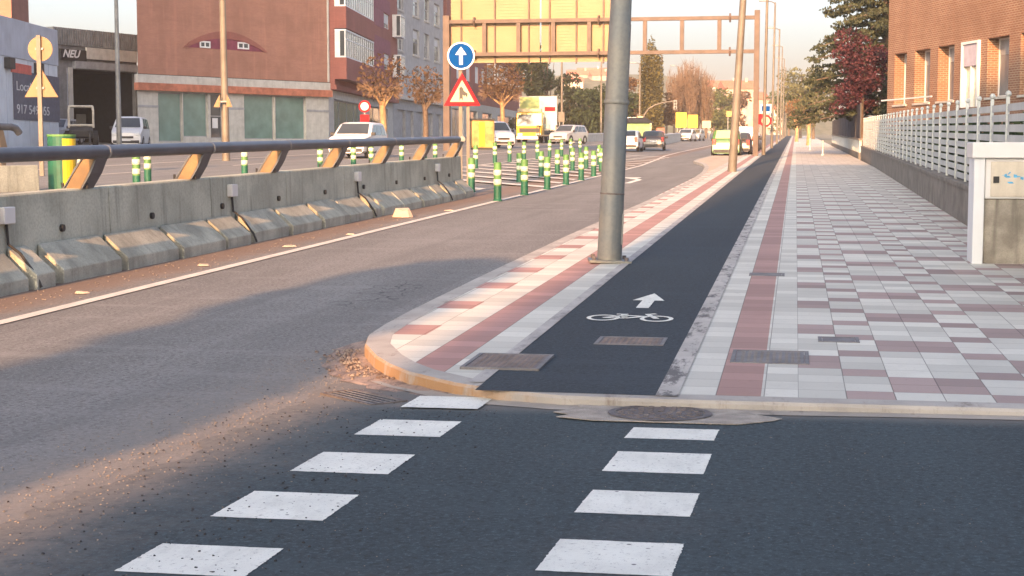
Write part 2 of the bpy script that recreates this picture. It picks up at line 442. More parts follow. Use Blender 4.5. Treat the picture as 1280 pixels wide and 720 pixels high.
far_u = [-120, -60, -30] + spread(-10, 1800, 2.5, 1.06)
gv = [-1500, -900, -500, -300, -180, -120, -80, -62, -50, -40, -30, -22, -17, -13, -8.7, -5, 0, 5, 12, 25, 60, 140, 300, 700, 1500]
m_ground = M_stain('verge_soil', (.2, .19, .14), (.1, .12, .06), .6)
sheet('ground', far_u, gv, zroad, m_ground, -.05)
sheet('road', [-60, -40, -25, -15] + spread(-9, 14, .5, 1.0) + spread(14.5, 420, .6, 1.05), [-75, -55, -45, -35, -26, -20, -17, -14, -11, -8.7] + frange(-8.6, -2.4, .45), zroad, m_road)
sheet('side_street', [-60, -40, -25, -15] + frange(-9, 3.9, .35) + frange(4, 11.3, .06), [-3.12, -2.7, -2.3] + spread(-2, 40, .5, 1.25), zroad, m_new, .005, rag=.045)

# kerb line of the pavement corner, outer top edge, from the far end round the corner to the right
KERB = [(100, -5.0), (93, -5.05), (84, -5.2), (80, -5.1), (77, -4.7), (74, -4.3), (68, -3.85), (60, -3.5), (50, -3.3), (42, -3.3), (32, -3.42), (24, -3.5), (17, -3.5), (14, -3.48), (12.9, -3.45), (12.2, -3.4), (11.67, -3.28), (11.07, -3.03), (10.7, -2.83), (10.37, -2.6), (9.98, -2.2), (9.74, -1.85), (9.6, -1.42), (9.58, -.83), (9.6, 0), (9.63, 1.4), (9.63, 3.4), (9.63, 8)]
def offset_path(P, d):
    out = []
    for i, p in enumerate(P):
        a = Vector(P[max(i-1, 0)]); b = Vector(P[min(i+1, len(P)-1)]); t = (b - a).normalized()
        n = Vector((t.y, -t.x))                      # towards the pavement
        out.append((p[0] - n.x * d, p[1] - n.y * d))
    return out
def refine(P, s):
    out = [P[0]]
    for a, b in zip(P, P[1:]):
        L = math.dist(a, b); n = max(1, int(L / s))
        out += [(a[0] + (b[0]-a[0]) * i / n, a[1] + (b[1]-a[1]) * i / n) for i in range(1, n + 1)]
    return out
KR = refine(KERB, .5)
KI = offset_path(KR, .2)
if KI[-1][0] < KR[-1][0]: KI = offset_path(KR, -.2)
def path_sheet(name, rails, mat):
    mb = MB(); uvs = []; n = len(rails)
    L = len(rails[0][0])
    for i in range(L):
        for (path, zfun, off) in rails:
            u, v = path[i]; x, y = uv2w(u, v); mb.v.append((x, y, zfun(x, y) + off)); uvs.append((u + off * 2, v))
    for i in range(L - 1):
        for j in range(n - 1):
            a = i * n + j; mb.f.append((a, a + 1, a + n + 1, a + n)); mb.m.append(0)
    return struct(mb.build(name, mat, uvs=uvs))
KO = offset_path(KR, .012) if math.dist(offset_path(KR, .012)[-1], KI[-1]) < math.dist(KR[-1], KI[-1]) else offset_path(KR, -.012)
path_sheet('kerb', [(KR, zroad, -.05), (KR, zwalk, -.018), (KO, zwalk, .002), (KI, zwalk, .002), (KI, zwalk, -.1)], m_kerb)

KM = [((a[0] + b[0]) / 2, (a[1] + b[1]) / 2) for a, b in zip(KR, KI)]
def kerb_u(v):                                       # where the pavement starts at lateral position v
    best = 9.8
    for a, b in zip(KM, KM[1:]):
        if a[0] > 17.5: continue
        if (a[1] - v) * (b[1] - v) <= 0 and a[1] != b[1]:
            k = (v - a[1]) / (b[1] - a[1]); best = a[0] + (b[0] - a[0]) * k
            break
    else:
        if v < -3.1: return 17.
    return best
def paved(name, cols, u1, mat, pick, step=.31, u0=11.67):
    mb = MB(); uvs = []
    rows = [u0 + step * i for i in range(-8, int((u1 - u0) / step) + 1)]
    for v0, v1 in zip(cols, cols[1:]):
        b0, b1 = kerb_u(v0), kerb_u(v1)
        for r0, r1 in zip(rows, rows[1:]):
            if r1 <= min(b0, b1): continue
            q = [(max(r0, b0), v0), (max(r0, b1), v1), (max(r1, b1), v1), (max(r1, b0), v0)]
            pts = []
            for u, v in q:
                x, y = uv2w(u, v); pts.append((x, y, zwalk(x, y))); uvs.append((u, v))
            mb.k = pick((r0 + r1) / 2, (v0 + v1) / 2); mb.poly(pts)
    return struct(mb.build(name, mat, uvs=uvs))
def pick_right(u, v):
    r = math.floor((u - 11.67) / .31)
    if v < .06: return 0
    i = (v - .04) / .3
    if u > 140: return 0
    c = int((v - .04) // .3)                          # A B C C D E E F G G H ...
    if c == 0: return 1 if r % 6 in (4, 5) else 0
    k = (c - 1) % 3
    dbl = ((c - 1) // 3)
    if k == 0: return 1 if r % 3 == 0 else 0
    if dbl % 2 == 0: return 1 if r % 6 in (1, 2) else 0
    return 1 if r % 6 in (4, 5) else 0
paved('pavement', [-.72, -.47], 330, m_tw2, lambda u, v: 0)
paved('pavement_strip', [-.47, -.19], 330, m_trs, lambda u, v: 0)
paved('pavement', [.04 + .3 * i for i in range(12)], 330, [m_tw, m_tr], pick_right)
paved('pavement', [-.19, -.07, .04], 330, m_tw2, lambda u, v: 0)
paved('pavement', frange(-3.36, -2.66, .07), 100, [m_tw3, m_trs3], lambda u, v: 1 if (v < -2.92 and u > 11.9 and math.floor((u - 11.67) / .31) % 6 in (2, 3)) else 0)
paved('pavement_strip', [-2.66, -2.55, -2.45, -2.36], 330, m_trs3, lambda u, v: 0)
paved('pavement', [-2.36, -2.28, -2.2, -2.1], 330, m_tw3, lambda u, v: 0)
m_sand = M_stain('sand_paving', (.5, .4, .32), (.25, .2, .16), .5)
sheet('pavement_bulb', frange(60, 100, 1), [-3.3] , zwalk, m_sand) if False else None
def bulb():
    mb = MB(); uvs = []
    P = [p for p in KI if 40 < p[0] <= 100]
    for u, v in P:
        for vv in (min(v, -3.2), -3.25):
            x, y = uv2w(u, vv); mb.v.append((x, y, zwalk(x, y) + .001)); uvs.append((u, vv))
    for i in range(len(P) - 1):
        a = 2 * i; mb.f.append((a, a + 1, a + 3, a + 2)); mb.m.append(0)
    struct(mb.build('pavement_bulb', m_sand, uvs=uvs))
bulb()
def edging(name, v0, v1, mat, u1=330, off=.004):
    us = [kerb_u((v0 + v1) / 2)] + spread(10.4, u1, .5, 1.05)
    return sheet(name, us, [v0, v1], zwalk, mat, off)
edging('bike_lane', -2.0, -.84, m_bike, off=.004)
edging('edging_strip', -2.1, -2.0, m_edge, off=.008)
edging('edging_strip', -.84, -.70, m_edge2, off=.008)
# far pavement of the parking bay and the gutter strip
GP = [p for p in KR if p[0] < 11.2]
GO = offset_path(GP, .16)
if math.dist(GO[-1], KI[-1]) < math.dist(GP[-1], KI[-1]): GO = offset_path(GP, -.16)
GO = [(u + random.uniform(-.03, .03), v + random.uniform(-.03, .03)) for u, v in GO]
path_sheet('gutter', [(GO, zroad, .009), (GP, zroad, .012)], m_gut)

# painted markings
RM = random.Random(8)
def mark(name, quads, zf=zroad, off=.010, mat=None, rag=0.):
    mb = MB(); uvs = []
    for q in quads:
        pts = []
        if rag:
            q2 = []
            for a, c in zip(q, q[1:] + q[:1]):
                k = max(1, int(math.dist(a, c) / .012)); w = 0.
                for i in range(k):
                    w = w * .7 + RM.gauss(0, 1) * rag
                    q2.append((a[0] + (c[0]-a[0]) * i / k + w, a[1] + (c[1]-a[1]) * i / k + w * RM.choice((-1, 1))))
            q = q2
        for u, v in q:
            x, y = uv2w(u, v); pts.append((x, y, zf(x, y) + off)); uvs.append((u, v))
        mb.poly(pts)
    return struct(mb.build(name, mat or m_paint, uvs=uvs))
for (a, b) in ((4.45, 4.95), (5.44, 5.95), (6.45, 6.95), (7.42, 7.99), (8.42, 8.8)):
    mark('crossing_marking', [[(a, -.9), (a, -.41), (b, -.4), (b, -.885)]], off=.008, rag=.0011)
for (a, b) in ((4.12, 4.6), (5.16, 5.6), (6.1, 6.65), (7.15, 7.7), (8.27, 8.84), (9.31, 9.83)):
    mark('crossing_marking', [[(a, -2.39), (a, -1.9), (b, -1.9), (b, -2.39)]], off=.0145 if a > 9 else .008, rag=.0011)
def line(name, P, w, zf=zroad, off=.010, mat=None):
    q = []
    for a, b in zip(P, P[1:]):
        q.append([(a[0], a[1] - w/2), (a[0], a[1] + w/2), (b[0], b[1] + w/2), (b[0], b[1] - w/2)])
    return mark(name, q, zf, off, mat or m_line)
line('edge_line', [(4, -7.2)] + [(u, -7.2) for u in range(6, 76, 2)] + [(80, -7.4), (90, -7.75), (100, -8.2), (115, -8.4), (160, -8.4), (300, -8.4)], .16)
# hatched gore and lane lines beyond the barrier
for i in range(24):
    u = 16 + i * 3.4
    vm = -7.5 if u > 46 else -8.95
    w = .5
    a, b = (u + 3.6 * (-7.5 - vm) / 5, vm), (u + 5.0, -13.2)
    mark('hatch_marking', [[a, (a[0] + .9, a[1]), (b[0] + .9, b[1]), b]], mat=m_line)
line('lane_line', [(10, -13.4)] + [(u, -13.4) for u in range(20, 200, 6)], .16)
line('lane_line', [(10, -17.2)] + [(u, -17.2) for u in range(20, 200, 6)], .15)
line('lane_line', [(10, -24.5)] + [(u, -24.5) for u in range(20, 200, 6)], .15)
for i in range(14):
    line('lane_dash', [(20 + i * 12, -20.8), (24 + i * 12, -20.8)], .14)
# turning arrow on the lane
mark('lane_arrow', [[(50.5, -5.45), (50.5, -5.25), (54, -5.2), (54, -5.4)], [(54, -5.4), (54, -5.2), (56, -5.75), (55.6, -5.95)], [(55.2, -5.5), (56.6, -5.45), (56.4, -6.5), (56.2, -6.5)]])
# bicycle pictogram and arrow on the bike lane
Zb = zwalk
mark('lane_arrow', [[(14.42, -1.44), (14.42, -1.32), (15.1, -1.32), (15.1, -1.44)], [(15.06, -1.535), (15.06, -1.225), (15.72, -1.38)]], Zb, .010, rag=.001)
def ring(cu, cv, ru, rv, w=.045, n=20):
    q = []
    for k in range(n):
        a, b = 2*math.pi*k/n, 2*math.pi*(k+1)/n
        q.append([(cu + ru*math.cos(a), cv + rv*math.sin(a)), (cu + (ru-w*1.5)*math.cos(a), cv + (rv-w)*math.sin(a)),
                  (cu + (ru-w*1.5)*math.cos(b), cv + (rv-w)*math.sin(b)), (cu + ru*math.cos(b), cv + rv*math.sin(b))])
    return q
def stroke(a, b, w):
    d = Vector((b[0]-a[0], b[1]-a[1])).normalized() * w / 2; n = Vector((-d.y, d.x))
    return [(a[0]-n.x, a[1]-n.y), (a[0]+n.x, a[1]+n.y), (b[0]+n.x, b[1]+n.y), (b[0]-n.x, b[1]-n.y)]
q = ring(13.62, -1.62, .26, .17) + ring(13.62, -1.08, .26, .17)
for a, b in (((13.62, -1.62), (13.85, -1.43)), ((13.85, -1.43), (13.8, -1.2)), ((13.62, -1.62), (13.6, -1.4)), ((13.6, -1.4), (13.85, -1.43)), ((13.6, -1.4), (13.82, -1.2)), ((13.62, -1.08), (13.98, -1.2)), ((13.6, -1.4), (13.98, -1.45)), ((13.96, -1.52), (13.96, -1.4)), ((13.98, -1.22), (14.05, -1.12))):
    q.append(stroke(a, b, .06))
q = [[(13.68 + (u - 13.7) * .82, -1.41 + (v + 1.35) * .87) for u, v in a] for a in q]
mark('bicycle_marking', q, Zb, .011)

# ------------------------------------------------------------------ buildings
class Bld:
    """local frame: x along the facade (left to right seen from the street), y into the building, z up from the ground"""
    def __init__(s, name, label, cat, A, B, z0=None):
        A = Vector(A); B = Vector(B); s.A, s.B = A, B
        d = B - A; s.w = d.length; s.d = d / s.w
        s.z0 = z0 if z0 is not None else min(zroad(A.x, A.y), zroad(B.x, B.y)) - .1
        s.root = thing(name, label, cat, (A.x, A.y, s.z0), math.atan2(d.y, d.x))
    def x(s, px):                                    # facade distance that appears in picture column px
        r = (px - 640) / F * math.cos(PITCH)
        return (r * s.A.y - s.A.x) / (s.d.x - r * s.d.y)
    def z(s, px, py):
        Y = s.A.y + s.d.y * s.x(px); return W(px, py, Y).z - s.z0
    def rect(s, px0, px1, py0, py1):
        pm = (px0 + px1) / 2; return (s.x(px0), s.x(px1), s.z(pm, py1), s.z(pm, py0))
    def facade(s, name, h, ops, mat, depth=10, rev=.2, x0=0, x1=None, z0=0, y0=0, sh=0.):
        x1 = s.w if x1 is None else x1
        ops = [(max(a, x0), min(b, x1), max(c, z0), min(d, h)) for a, b, c, d in ops]
        xs = sorted({x0, x1, *[o[0] for o in ops], *[o[1] for o in ops]}); zs = sorted({z0, h, *[o[2] for o in ops], *[o[3] for o in ops]})
        mb = MB()
        for a, b in zip(xs, xs[1:]):
            for c, d in zip(zs, zs[1:]):
                mx, mz = (a + b) / 2, (c + d) / 2
                if any(o[0] < mx < o[1] and o[2] < mz < o[3] for o in ops): continue
                mb.poly([(a, y0, c), (b, y0, c), (b, y0, d), (a, y0, d)])
        for a, b, c, d in ops:
            r = y0 + rev
            mb.poly([(a, y0, c), (a, y0, d), (a, r, d), (a, r, c)]); mb.poly([(b, y0, c), (b, r, c), (b, r, d), (b, y0, d)])
            mb.poly([(a, y0, d), (b, y0, d), (b, r, d), (a, r, d)]); mb.poly([(a, y0, c), (a, r, c), (b, r, c), (b, y0, c)])
        D = y0 + depth; a0, a1 = x0 + sh * depth, x1 + sh * depth
        mb.poly([(x0, y0, z0), (x0, y0, h), (a0, D, h), (a0, D, z0)]); mb.poly([(x1, y0, z0), (a1, D, z0), (a1, D, h), (x1, y0, h)])
        mb.poly([(a0, D, z0), (a0, D, h), (a1, D, h), (a1, D, z0)]); mb.poly([(x0, y0, h), (x1, y0, h), (a1, D, h), (a0, D, h)])
        return mb.build(name, mat, s.root, recalc=False)
    def window(s, o, y, mframe, mglass, fr=.06, nx=1, nz=1, blind=0, mblind=None, name='window'):
        a, b, c, d = o; m = MB(); t = .05
        m.box(a, a + fr, y - t, y, c, d); m.box(b - fr, b, y - t, y, c, d)
        m.box(a + fr, b - fr, y - t, y, c, c + fr); m.box(a + fr, b - fr, y - t, y, d - fr, d)
        for i in range(1, nx):
            xm = a + (b - a) * i / nx; m.box(xm - fr/2, xm + fr/2, y - t + .004, y, c + fr, d - fr)
        for i in range(1, nz):
            zm = c + (d - c) * i / nz; m.box(a + fr, b - fr, y - t + .008, y, zm - fr/2, zm + fr/2)
        f = m.build(name, mframe, s.root)
        g = MB(); g.box(a + .01, b - .01, y - .018, y - .004, c + .01, d - .01); g.build('pane', mglass, f)
        if blind:
            g = MB(); zz = d - (d - c) * blind
            k = max(2, int((d - zz) / .07))
            for i in range(k): 
                q0 = zz + (d - fr - zz) * i / k; q1 = zz + (d - fr - zz) * (i + 1) / k
                g.poly([(a + fr, y - .03, q0), (b - fr, y - .03, q0), (b - fr, y - .022, q1), (a + fr, y - .022, q1)])
            g.build('blind', mblind or m_white, f)
        return f
    def part(s, name, mat, boxes, parent=None, bevel=0):
        m = MB()
        for b in boxes: m.box(*b)
        return m.build(name, mat, parent or s.root, bevel=bevel)

m_pink = M_brick('salmon_brick', (.4, .19, .135), (.36, .165, .12), (.33, .19, .14), .26, .075, .008, .3, .5)
m_redb = M_brick('red_brick', (.3, .105, .085), (.27, .09, .075), (.26, .12, .1), .26, .075, .008, .3, .4)
m_orb = M_brick('orange_brick', (.28, .14, .085), (.21, .097, .06), (.37, .28, .2), .26, .085, .018, .8, .45)
m_render = M('grey_render', (.36, .37, .385), .9, .12, 1.2, streak=.3)
m_stone = M('pale_stone_cladding', (.47, .46, .43), .8, .12, 2., streak=.25)
m_whw = M('warehouse_white', (.66, .7, .74), .7, .08, .8, streak=.2)
m_blw = M('warehouse_band', (.46, .49, .55), .7, .1, .8, streak=.2)
m_purp = M('maroon_panel', (.2, .04, .07), .7, .2, 2.)
m_cor = M('corrugated_grey', (.2, .205, .21), .6, .2, 2., streak=.4)
m_poster = M('poster_slate', (.105, .11, .15), .6, .15, 3.)
m_posr = M('poster_red', (.6, .12, .09), .6, .15, 3.)
m_blind = M('roller_blind', (.6, .62, .64), .7, .08)
m_shut = M('grey_shutter', (.3, .31, .33), .6, .15, 2., streak=.3)
m_lilac = M('lilac_shutter', (.42, .4, .48), .6, .1)
m_curt = M('net_curtain', (.62, .6, .5), .8, .2, 6.)
m_roof = M('red_roof_tile', (.42, .15, .09), .85, .25, 2.)
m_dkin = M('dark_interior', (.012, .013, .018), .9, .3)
m_orw = M('ochre_blind', (.75, .42, .1), .7, .1)

# warehouse at the left edge, beyond the carriageway
b = Bld('warehouse', 'pale blue warehouse with a slate phone number poster, at the left edge', 'warehouse', (-28.6, 55), (-28.9, 100))
ztop = 7.4
b.facade('wall', b.z(60, 78), [], m_whw, 12)
zb0 = b.z(60, 80); 
b.part('parapet_band', m_blw, [(-.06, b.w + .06, -.06, 12, zb0 + .003, b.z(60, 34))], bevel=.03)
for k in range(-4, 4): b.part('wall_joint', m_blw, [(b.x(10) + k * 4.2, b.x(10) + k * 4.2 + .06, -.012, .0, .0, zb0)])
o = b.rect(18, 75, 92, 151)
po = b.part('poster', m_poster, [(o[0], o[1], -.05, -.01, o[2], o[3])])
o2 = b.rect(16, 41, 80, 92); b.part('poster_header', m_posr, [(o2[0], o2[1], -.055, -.01, o2[2], o2[3])], po)
ph = o[3] - o[2]; pw = o[1] - o[0]
text('Local en', ph * .27, m_white, po, (o[0] + pw * .05, -.06, o[3] - ph * .40), sx=pw / ph * .55)
text('917 549 055', ph * .27, m_white, po, (o[0] + pw * .05, -.06, o[2] + ph * .13), sx=pw / ph * .52)
for p in ((8, 15, 72, 86), (45, 51, 79, 92)):
    q = b.rect(*p); b.part('floodlight', m_black, [(q[0], q[1], -.35, -.0, q[2], q[3])], bevel=.03)
# tall unseen block, added to keep the low sun off the left facades
def plain_block(label, A, B, h, depth, mat, floors, n):
    b = Bld('apartment_block', label, 'apartment block', A, B)
    fh = (h - 4) / floors; ops = []
    for k in range(floors):
        for i in range(n):
            xc = b.w * (i + .5) / n; ops.append((xc - .7, xc + .7, 4.4 + fh * k, 6.1 + fh * k))
    b.facade('wall', h, ops, mat, depth, .18)
    for q in ops: b.window(q, .16, m_white, m_glassb, .07, 2, 1)
    b.part('roof', m_roof, [(-.2, b.w + .2, -.2, depth + .2, h + .004, h + .3)])
    return b
plain_block('tall unseen brick block added to shade the left facades', (-46, 42), (-26.8, 42), 41, 9, m_pink, 9, 5)
plain_block('grey apartment block farther left behind the warehouse', (-56, 126), (-40.6, 128), 24, 8, m_pink, 5, 4)
# unseen block added behind the camera to shade the crossing and the pavement
xa, ya = uv2w(-40, -4.75)
xb_, yb_ = uv2w(-40, 30)
plain_block('long unseen brick block added behind the camera to shade the crossing', (xb_, yb_), (xa, ya), 35, 10, m_redb, 5, 9)

# workshop with its shutter open
b = Bld('tyre_workshop', 'grey corrugated workshop with a dark open doorway under a half covered NEU sign', 'workshop', (-30.45, 106), (-26.95, 113))
dr = b.rect(93, 171, 89, 182); dr = (dr[0], dr[1], 0, dr[3])
b.facade('wall', b.z(120, 56), [dr], m_cor, 14, .3, x0=-1.2)
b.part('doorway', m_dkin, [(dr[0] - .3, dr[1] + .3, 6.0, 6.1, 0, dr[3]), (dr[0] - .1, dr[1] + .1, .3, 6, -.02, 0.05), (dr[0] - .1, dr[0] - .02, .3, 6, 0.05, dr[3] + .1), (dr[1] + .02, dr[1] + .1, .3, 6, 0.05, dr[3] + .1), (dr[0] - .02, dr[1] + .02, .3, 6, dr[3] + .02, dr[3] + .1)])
q = b.rect(76, 178, 39, 60)
m = MB(); n = 40
for i in range(n):
    x0 = q[0] - .6 + (q[1] - q[0] + .9) * i / n; x1 = x0 + (q[1] - q[0] + .9) / n * .55
    m.box(x0, x1, -.16, .0, q[2], q[3])
m.box(q[0] - .6, q[1] + .3, -.09, 2, q[2] + .01, q[3] - .01)
m.build('corrugated_parapet', m_cor, b.root)
q = b.rect(76, 108, 62, 76); sg = b.part('sign_board', m_black, [(q[0], q[1], -.22, -.1, q[2], q[3])])
text('NEU', (q[3] - q[2]) * .95, m_white, sg, (q[0] + .15, -.235, q[2] + .22), shear=.35, sx=1.12, bold=.02)
q = b.rect(108, 171, 62, 76); b.part('sign_cover', m_stone, [(q[0], q[1], -.24, -.1, q[2], q[3])])
q = b.rect(93, 171, 79, 88); b.part('shutter_box', m_shut, [(q[0], q[1], -.3, .0, q[2], q[3])])
q = b.rect(81, 92, 84, 182); b.part('pillar', m_stone, [(q[0] + .5, q[1], -.1, .0, 0, q[3])])

# salmon brick building
b = Bld('salmon_brick_building', 'salmon brick building with an eye-shaped maroon opening above green glazed shopfronts', 'building', (-25.04, 105), (-13.9, 119))
zl = b.z(290, 97); zb1 = b.z(290, 108); zb2 = b.z(290, 117)
sh = [b.rect(199, 229, 116, 177), b.rect(230, 261, 116, 171), b.rect(264, 280, 117, 173), b.rect(306, 344, 118, 174), b.rect(345, 383, 118, 174)]
sh = [(a, bb, max(c, .1), min(d, zb2 - .05)) for a, bb, c, d in sh]
b.facade('shopfront_wall', zb2, sh, m_stone, 12, .3, sh=.9)
b.facade('wall', 17.5, [], m_pink, 12, .2, x0=.05, x1=b.w - .05, z0=zl - .02, y0=-.05, sh=.9)
for i, q in enumerate(sh):
    if i == 2:
        w_ = b.window(q, .25, m_shut, m_glass, .07, 1, 2, name='door')
        b.part('notice', m_white, [(q[0] + .3, q[0] + .8, .18, .19, 1.3, 2.)], w_)
    else: b.window(q, .25, m_shut, m_glassg, .06, 1 if i < 2 else 1, 1, name='shop_window')
b.part('stone_course', m_stone, [(-.05, b.w + .05, -.16, .2, zb1 + .003, zl - .06)])
b.part('ledge', m_dkin, [(-.02, b.w, -.1, .2, zl - .058, zl - .022)])
b.part('tiled_band', m_roof, [(-.1, b.w + .1, -.35, .2, zb2 + .003, zb1)])
b.part('plinth_course', m_shut, [(q0, q1, -.03, -.002, b.z(250, 136), b.z(250, 133)) for q0, q1 in ((.0, b.x(199)), (b.x(284), b.x(306)), (b.x(384), b.w))])
# eye-shaped opening
xc = b.x(283); xl = b.x(236); xr = b.x(330); zc = b.z(283, 62); zt = b.z(283, 44)
def arc(xl, xr, zc, hh, n=24): return [(xl + (xr - xl) * i / n, zc + hh * math.sin(math.pi * i / n) ** .8) for i in range(n + 1)]
A1 = arc(xl - .35, xr + .35, zc - .02, zt - zc + .28); A0 = arc(xl, xr, zc, zt - zc - .25)
m = MB()
for i in range(24):
    p = [A0[i], A0[i+1], A1[i+1], A1[i]]; m.slab([(x, -.13, z) for x, z in p], (0, .08, 0))
m.build('brick_arch', m_redb, b.root)
m = MB(); m.slab([(x, -.075, z) for x, z in A0], (0, .02, 0)); pe = m.build('arched_panel', m_purp, b.root)
for p in ((251, 264, 51.5, 60), (298, 312, 53, 61.5)):
    b.window(b.rect(*p), -.07, m_white, m_glass, .1, 2, 1)
m = MB(); m.slab([(-.1, -.3, 17.51), (b.w, -.3, 17.51), (b.w + 10.9, 12, 17.51), (10.7, 12, 17.51)], (0, 0, .3)); m.build('roof', m_roof, b.root)
b.part('downpipe', m_stone, [(b.w - .16, b.w - .04, -.17, -.06, zl, 17.4)])

# red brick corner with bay windows
b = Bld('red_brick_flats', 'red brick flats with white bay windows and maroon panels, left of the grey block', 'building', (-13.9, 119), (-11.73, 154.5))
zs = b.z(416, 107); zg = zs - 2.6
b.facade('shop_wall', zs - .02, [(b.x(418), b.x(455), .3, zs - 1.0), (b.x(462), b.x(485), .2, zs - 1.0)], m_stone, 12, .4)
b.window((b.x(418), b.x(455), .3, zs - 1.0), .3, m_shut, m_glassg, .1, 4, 1, name='shop_window')
b.window((b.x(462), b.x(485), .2, zs - 1.0), .3, m_shut, m_glass, .1, 3, 1, name='shop_window')
ops = []; fl = [(b.z(452, 78), b.z(452, 57)), (b.z(452, 22), b.z(452, 2)), (15.6, 17.4)]
cols = [(453, 461), (474, 481)]
for z0_, z1_ in fl:
    for p0, p1 in cols: ops.append((b.x(p0), b.x(p1), z0_, z1_))
b.facade('wall', 19, ops, m_redb, 12, .18, z0=zs, y0=-.5)
for q in ops: b.window(q, -.36, m_white, m_glassb, .09, 1, 1, .65, m_blind)
b.part('floor_slab', m_redb, [(-.02, b.w, -.62, 0, zs - .35, zs - .004)])
b.part('maroon_panel', m_purp, [(b.x(452), b.x(482), -.53, -.502, z1_ + .05, z1_ + 1.3) for z0_, z1_ in fl] + [(b.x(461) + .05, b.x(474) - .05, -.525, -.502, z0_ - .2, z1_ + .03) for z0_, z1_ in fl])
for z0_, z1_ in [(b.z(427, 75), b.z(427, 45)), (b.z(427, 14), b.z(427, -16)), (16.2, 18.3)]:
    for xa_, xb2 in ((.05, b.x(449)), (b.x(485), b.w - .6)):
        bay = b.part('bay_window', m_white, [(xa_, xb2, -1.35, -.5, z0_ - .12, z0_), (xa_, xb2, -1.35, -.5, z1_, z1_ + .12)] + [(x, x + .09, -1.33, -1.24, z0_, z1_) for x in frange(xa_ + .02, xb2 - .12, 1.1)] + [(x, x + .09, -.9, -.5, z0_, z1_) for x in (xa_ + .02, xb2 - .11)] + [(xa_ + .015, xb2 - .015, -1.32, -1.26, (z0_ + z1_) / 2 + .3, (z0_ + z1_) / 2 + .37)])
        b.part('pane', m_glass, [(xa_ + .05, xb2 - .05, -1.29, -.52, z0_, z1_)], bay)
    b.part('brick_spandrel', m_redb, [(.0, b.x(449) + .02, -1.4, -.5, z0_ - 1.75, z0_ - .125)])
b.part('roof', m_roof, [(-.1, b.w, -.6, 12.2, 19.01, 19.3)])

# grey rendered block
b = Bld('grey_rendered_block', 'grey rendered apartment block with tall narrow windows', 'apartment block', (-11.7, 154.6), (-7.96, 182.7))
zs = b.z(500, 123); ops = []
for py in ((110, 88), (70, 39), (22, -6)):
    for p0, p1 in ((496, 505), (517, 524.5), (531, 537), (543.5, 550)):
        q = (b.x(p0), b.x(p1), b.z(525, py[0]), b.z(525, py[1])); ops.append(q)
b.facade('wall', 24, ops, m_render, 12, .3, z0=zs)
for i, q in enumerate(ops): b.window(q, .24, m_white if i % 4 == 0 else m_shut, m_glass if i % 3 else m_glassb, .1, 2 if q[1] - q[0] > 4 else 1, 2, .35 if i % 2 else 0, m_blind)
b.part('cornice', m_stone, [(0, b.w, -.55, .0, zs - .1, zs + .25)] + [(q[0] - .2, q[1] + .2, -.1, -.002, q[2] - .22, q[2] - .02) for q in ops])
gr = [(b.x(a), b.x(c), .2, zs - 1.1) for a, c in ((497, 507), (509, 517), (521, 530), (534, 541), (545, 552))]
b.facade('shop_wall', zs - .105, gr, m_shut, 12, .35)
for q in gr: b.window(q, .3, m_shut, m_shut, .1, 1, 5, name='shop_shutter')
b.part('roof', m_roof, [(-.2, b.w + .2, -.3, 12.2, 24.01, 24.4)])

# brick flats behind the gantry
b = Bld('balcony_flats', 'red brick flats with white shutters and balconies behind the yellow sign boards', 'building', (-7.7, 186), (1.6, 252))
ops = []
for py in ((104, 83), (72, 52), (40, 20)):
    for p0, p1 in ((571, 577), (583, 588), (594, 598.5), (602, 607)): ops.append((b.x(p0), b.x(p1), b.z(595, py[0]), b.z(595, py[1])))
zs = b.z(595, 124)
b.facade('wall', 21, ops, m_redb, 12, .2, z0=zs - .6)
for q in ops: b.window(q, .16, m_white, m_white, .15, 1, 1, .95, m_white)
for py in ((106, 84), (74, 54)):
    q = (b.x(608.5), b.x(624), b.z(616, py[0]), b.z(616, py[1]))
    bw = b.part('bay_window', m_white, [(q[0], q[1], -1.2, 0, q[2] - .15, q[2]), (q[0], q[1], -1.2, 0, q[3], q[3] + .15)] + [(x, x + .2, -1.18, -.95, q[2], q[3]) for x in frange(q[0], q[1] - .2, 2.4)])
    b.part('pane', m_glassb, [(q[0] + .1, q[1] - .1, -1.1, -.01, q[2], q[3])], bw)
    q = (b.x(630), b.x(648), b.z(640, py[0] + 2), b.z(640, py[1]))
    b.part('balcony', m_white, [(q[0], q[1], -1.6, 0, q[2] - .3, q[2])] )
    b.part('balcony_rail', m_dark, [(q[0], q[1], -1.58, -1.52, q[2] + .9, q[2] + 1.0)] + [(x, x + .06, -1.57, -1.53, q[2], q[2] + .9) for x in frange(q[0], q[1], 1.2)])
gr = [(b.x(a), b.x(c), .2, zs - 1.6) for a, c in ((565, 580), (585, 597), (603, 615), (622, 640))]
b.facade('shop_wall', zs - .62, gr, m_stone, 12, .35)
for q in gr: b.window(q, .3, m_shut, m_glass, .15, 2, 1, name='shop_window')
b.part('roof', m_roof, [(-.2, b.w + .2, -.6, 12.2, 21.01, 21.5)])

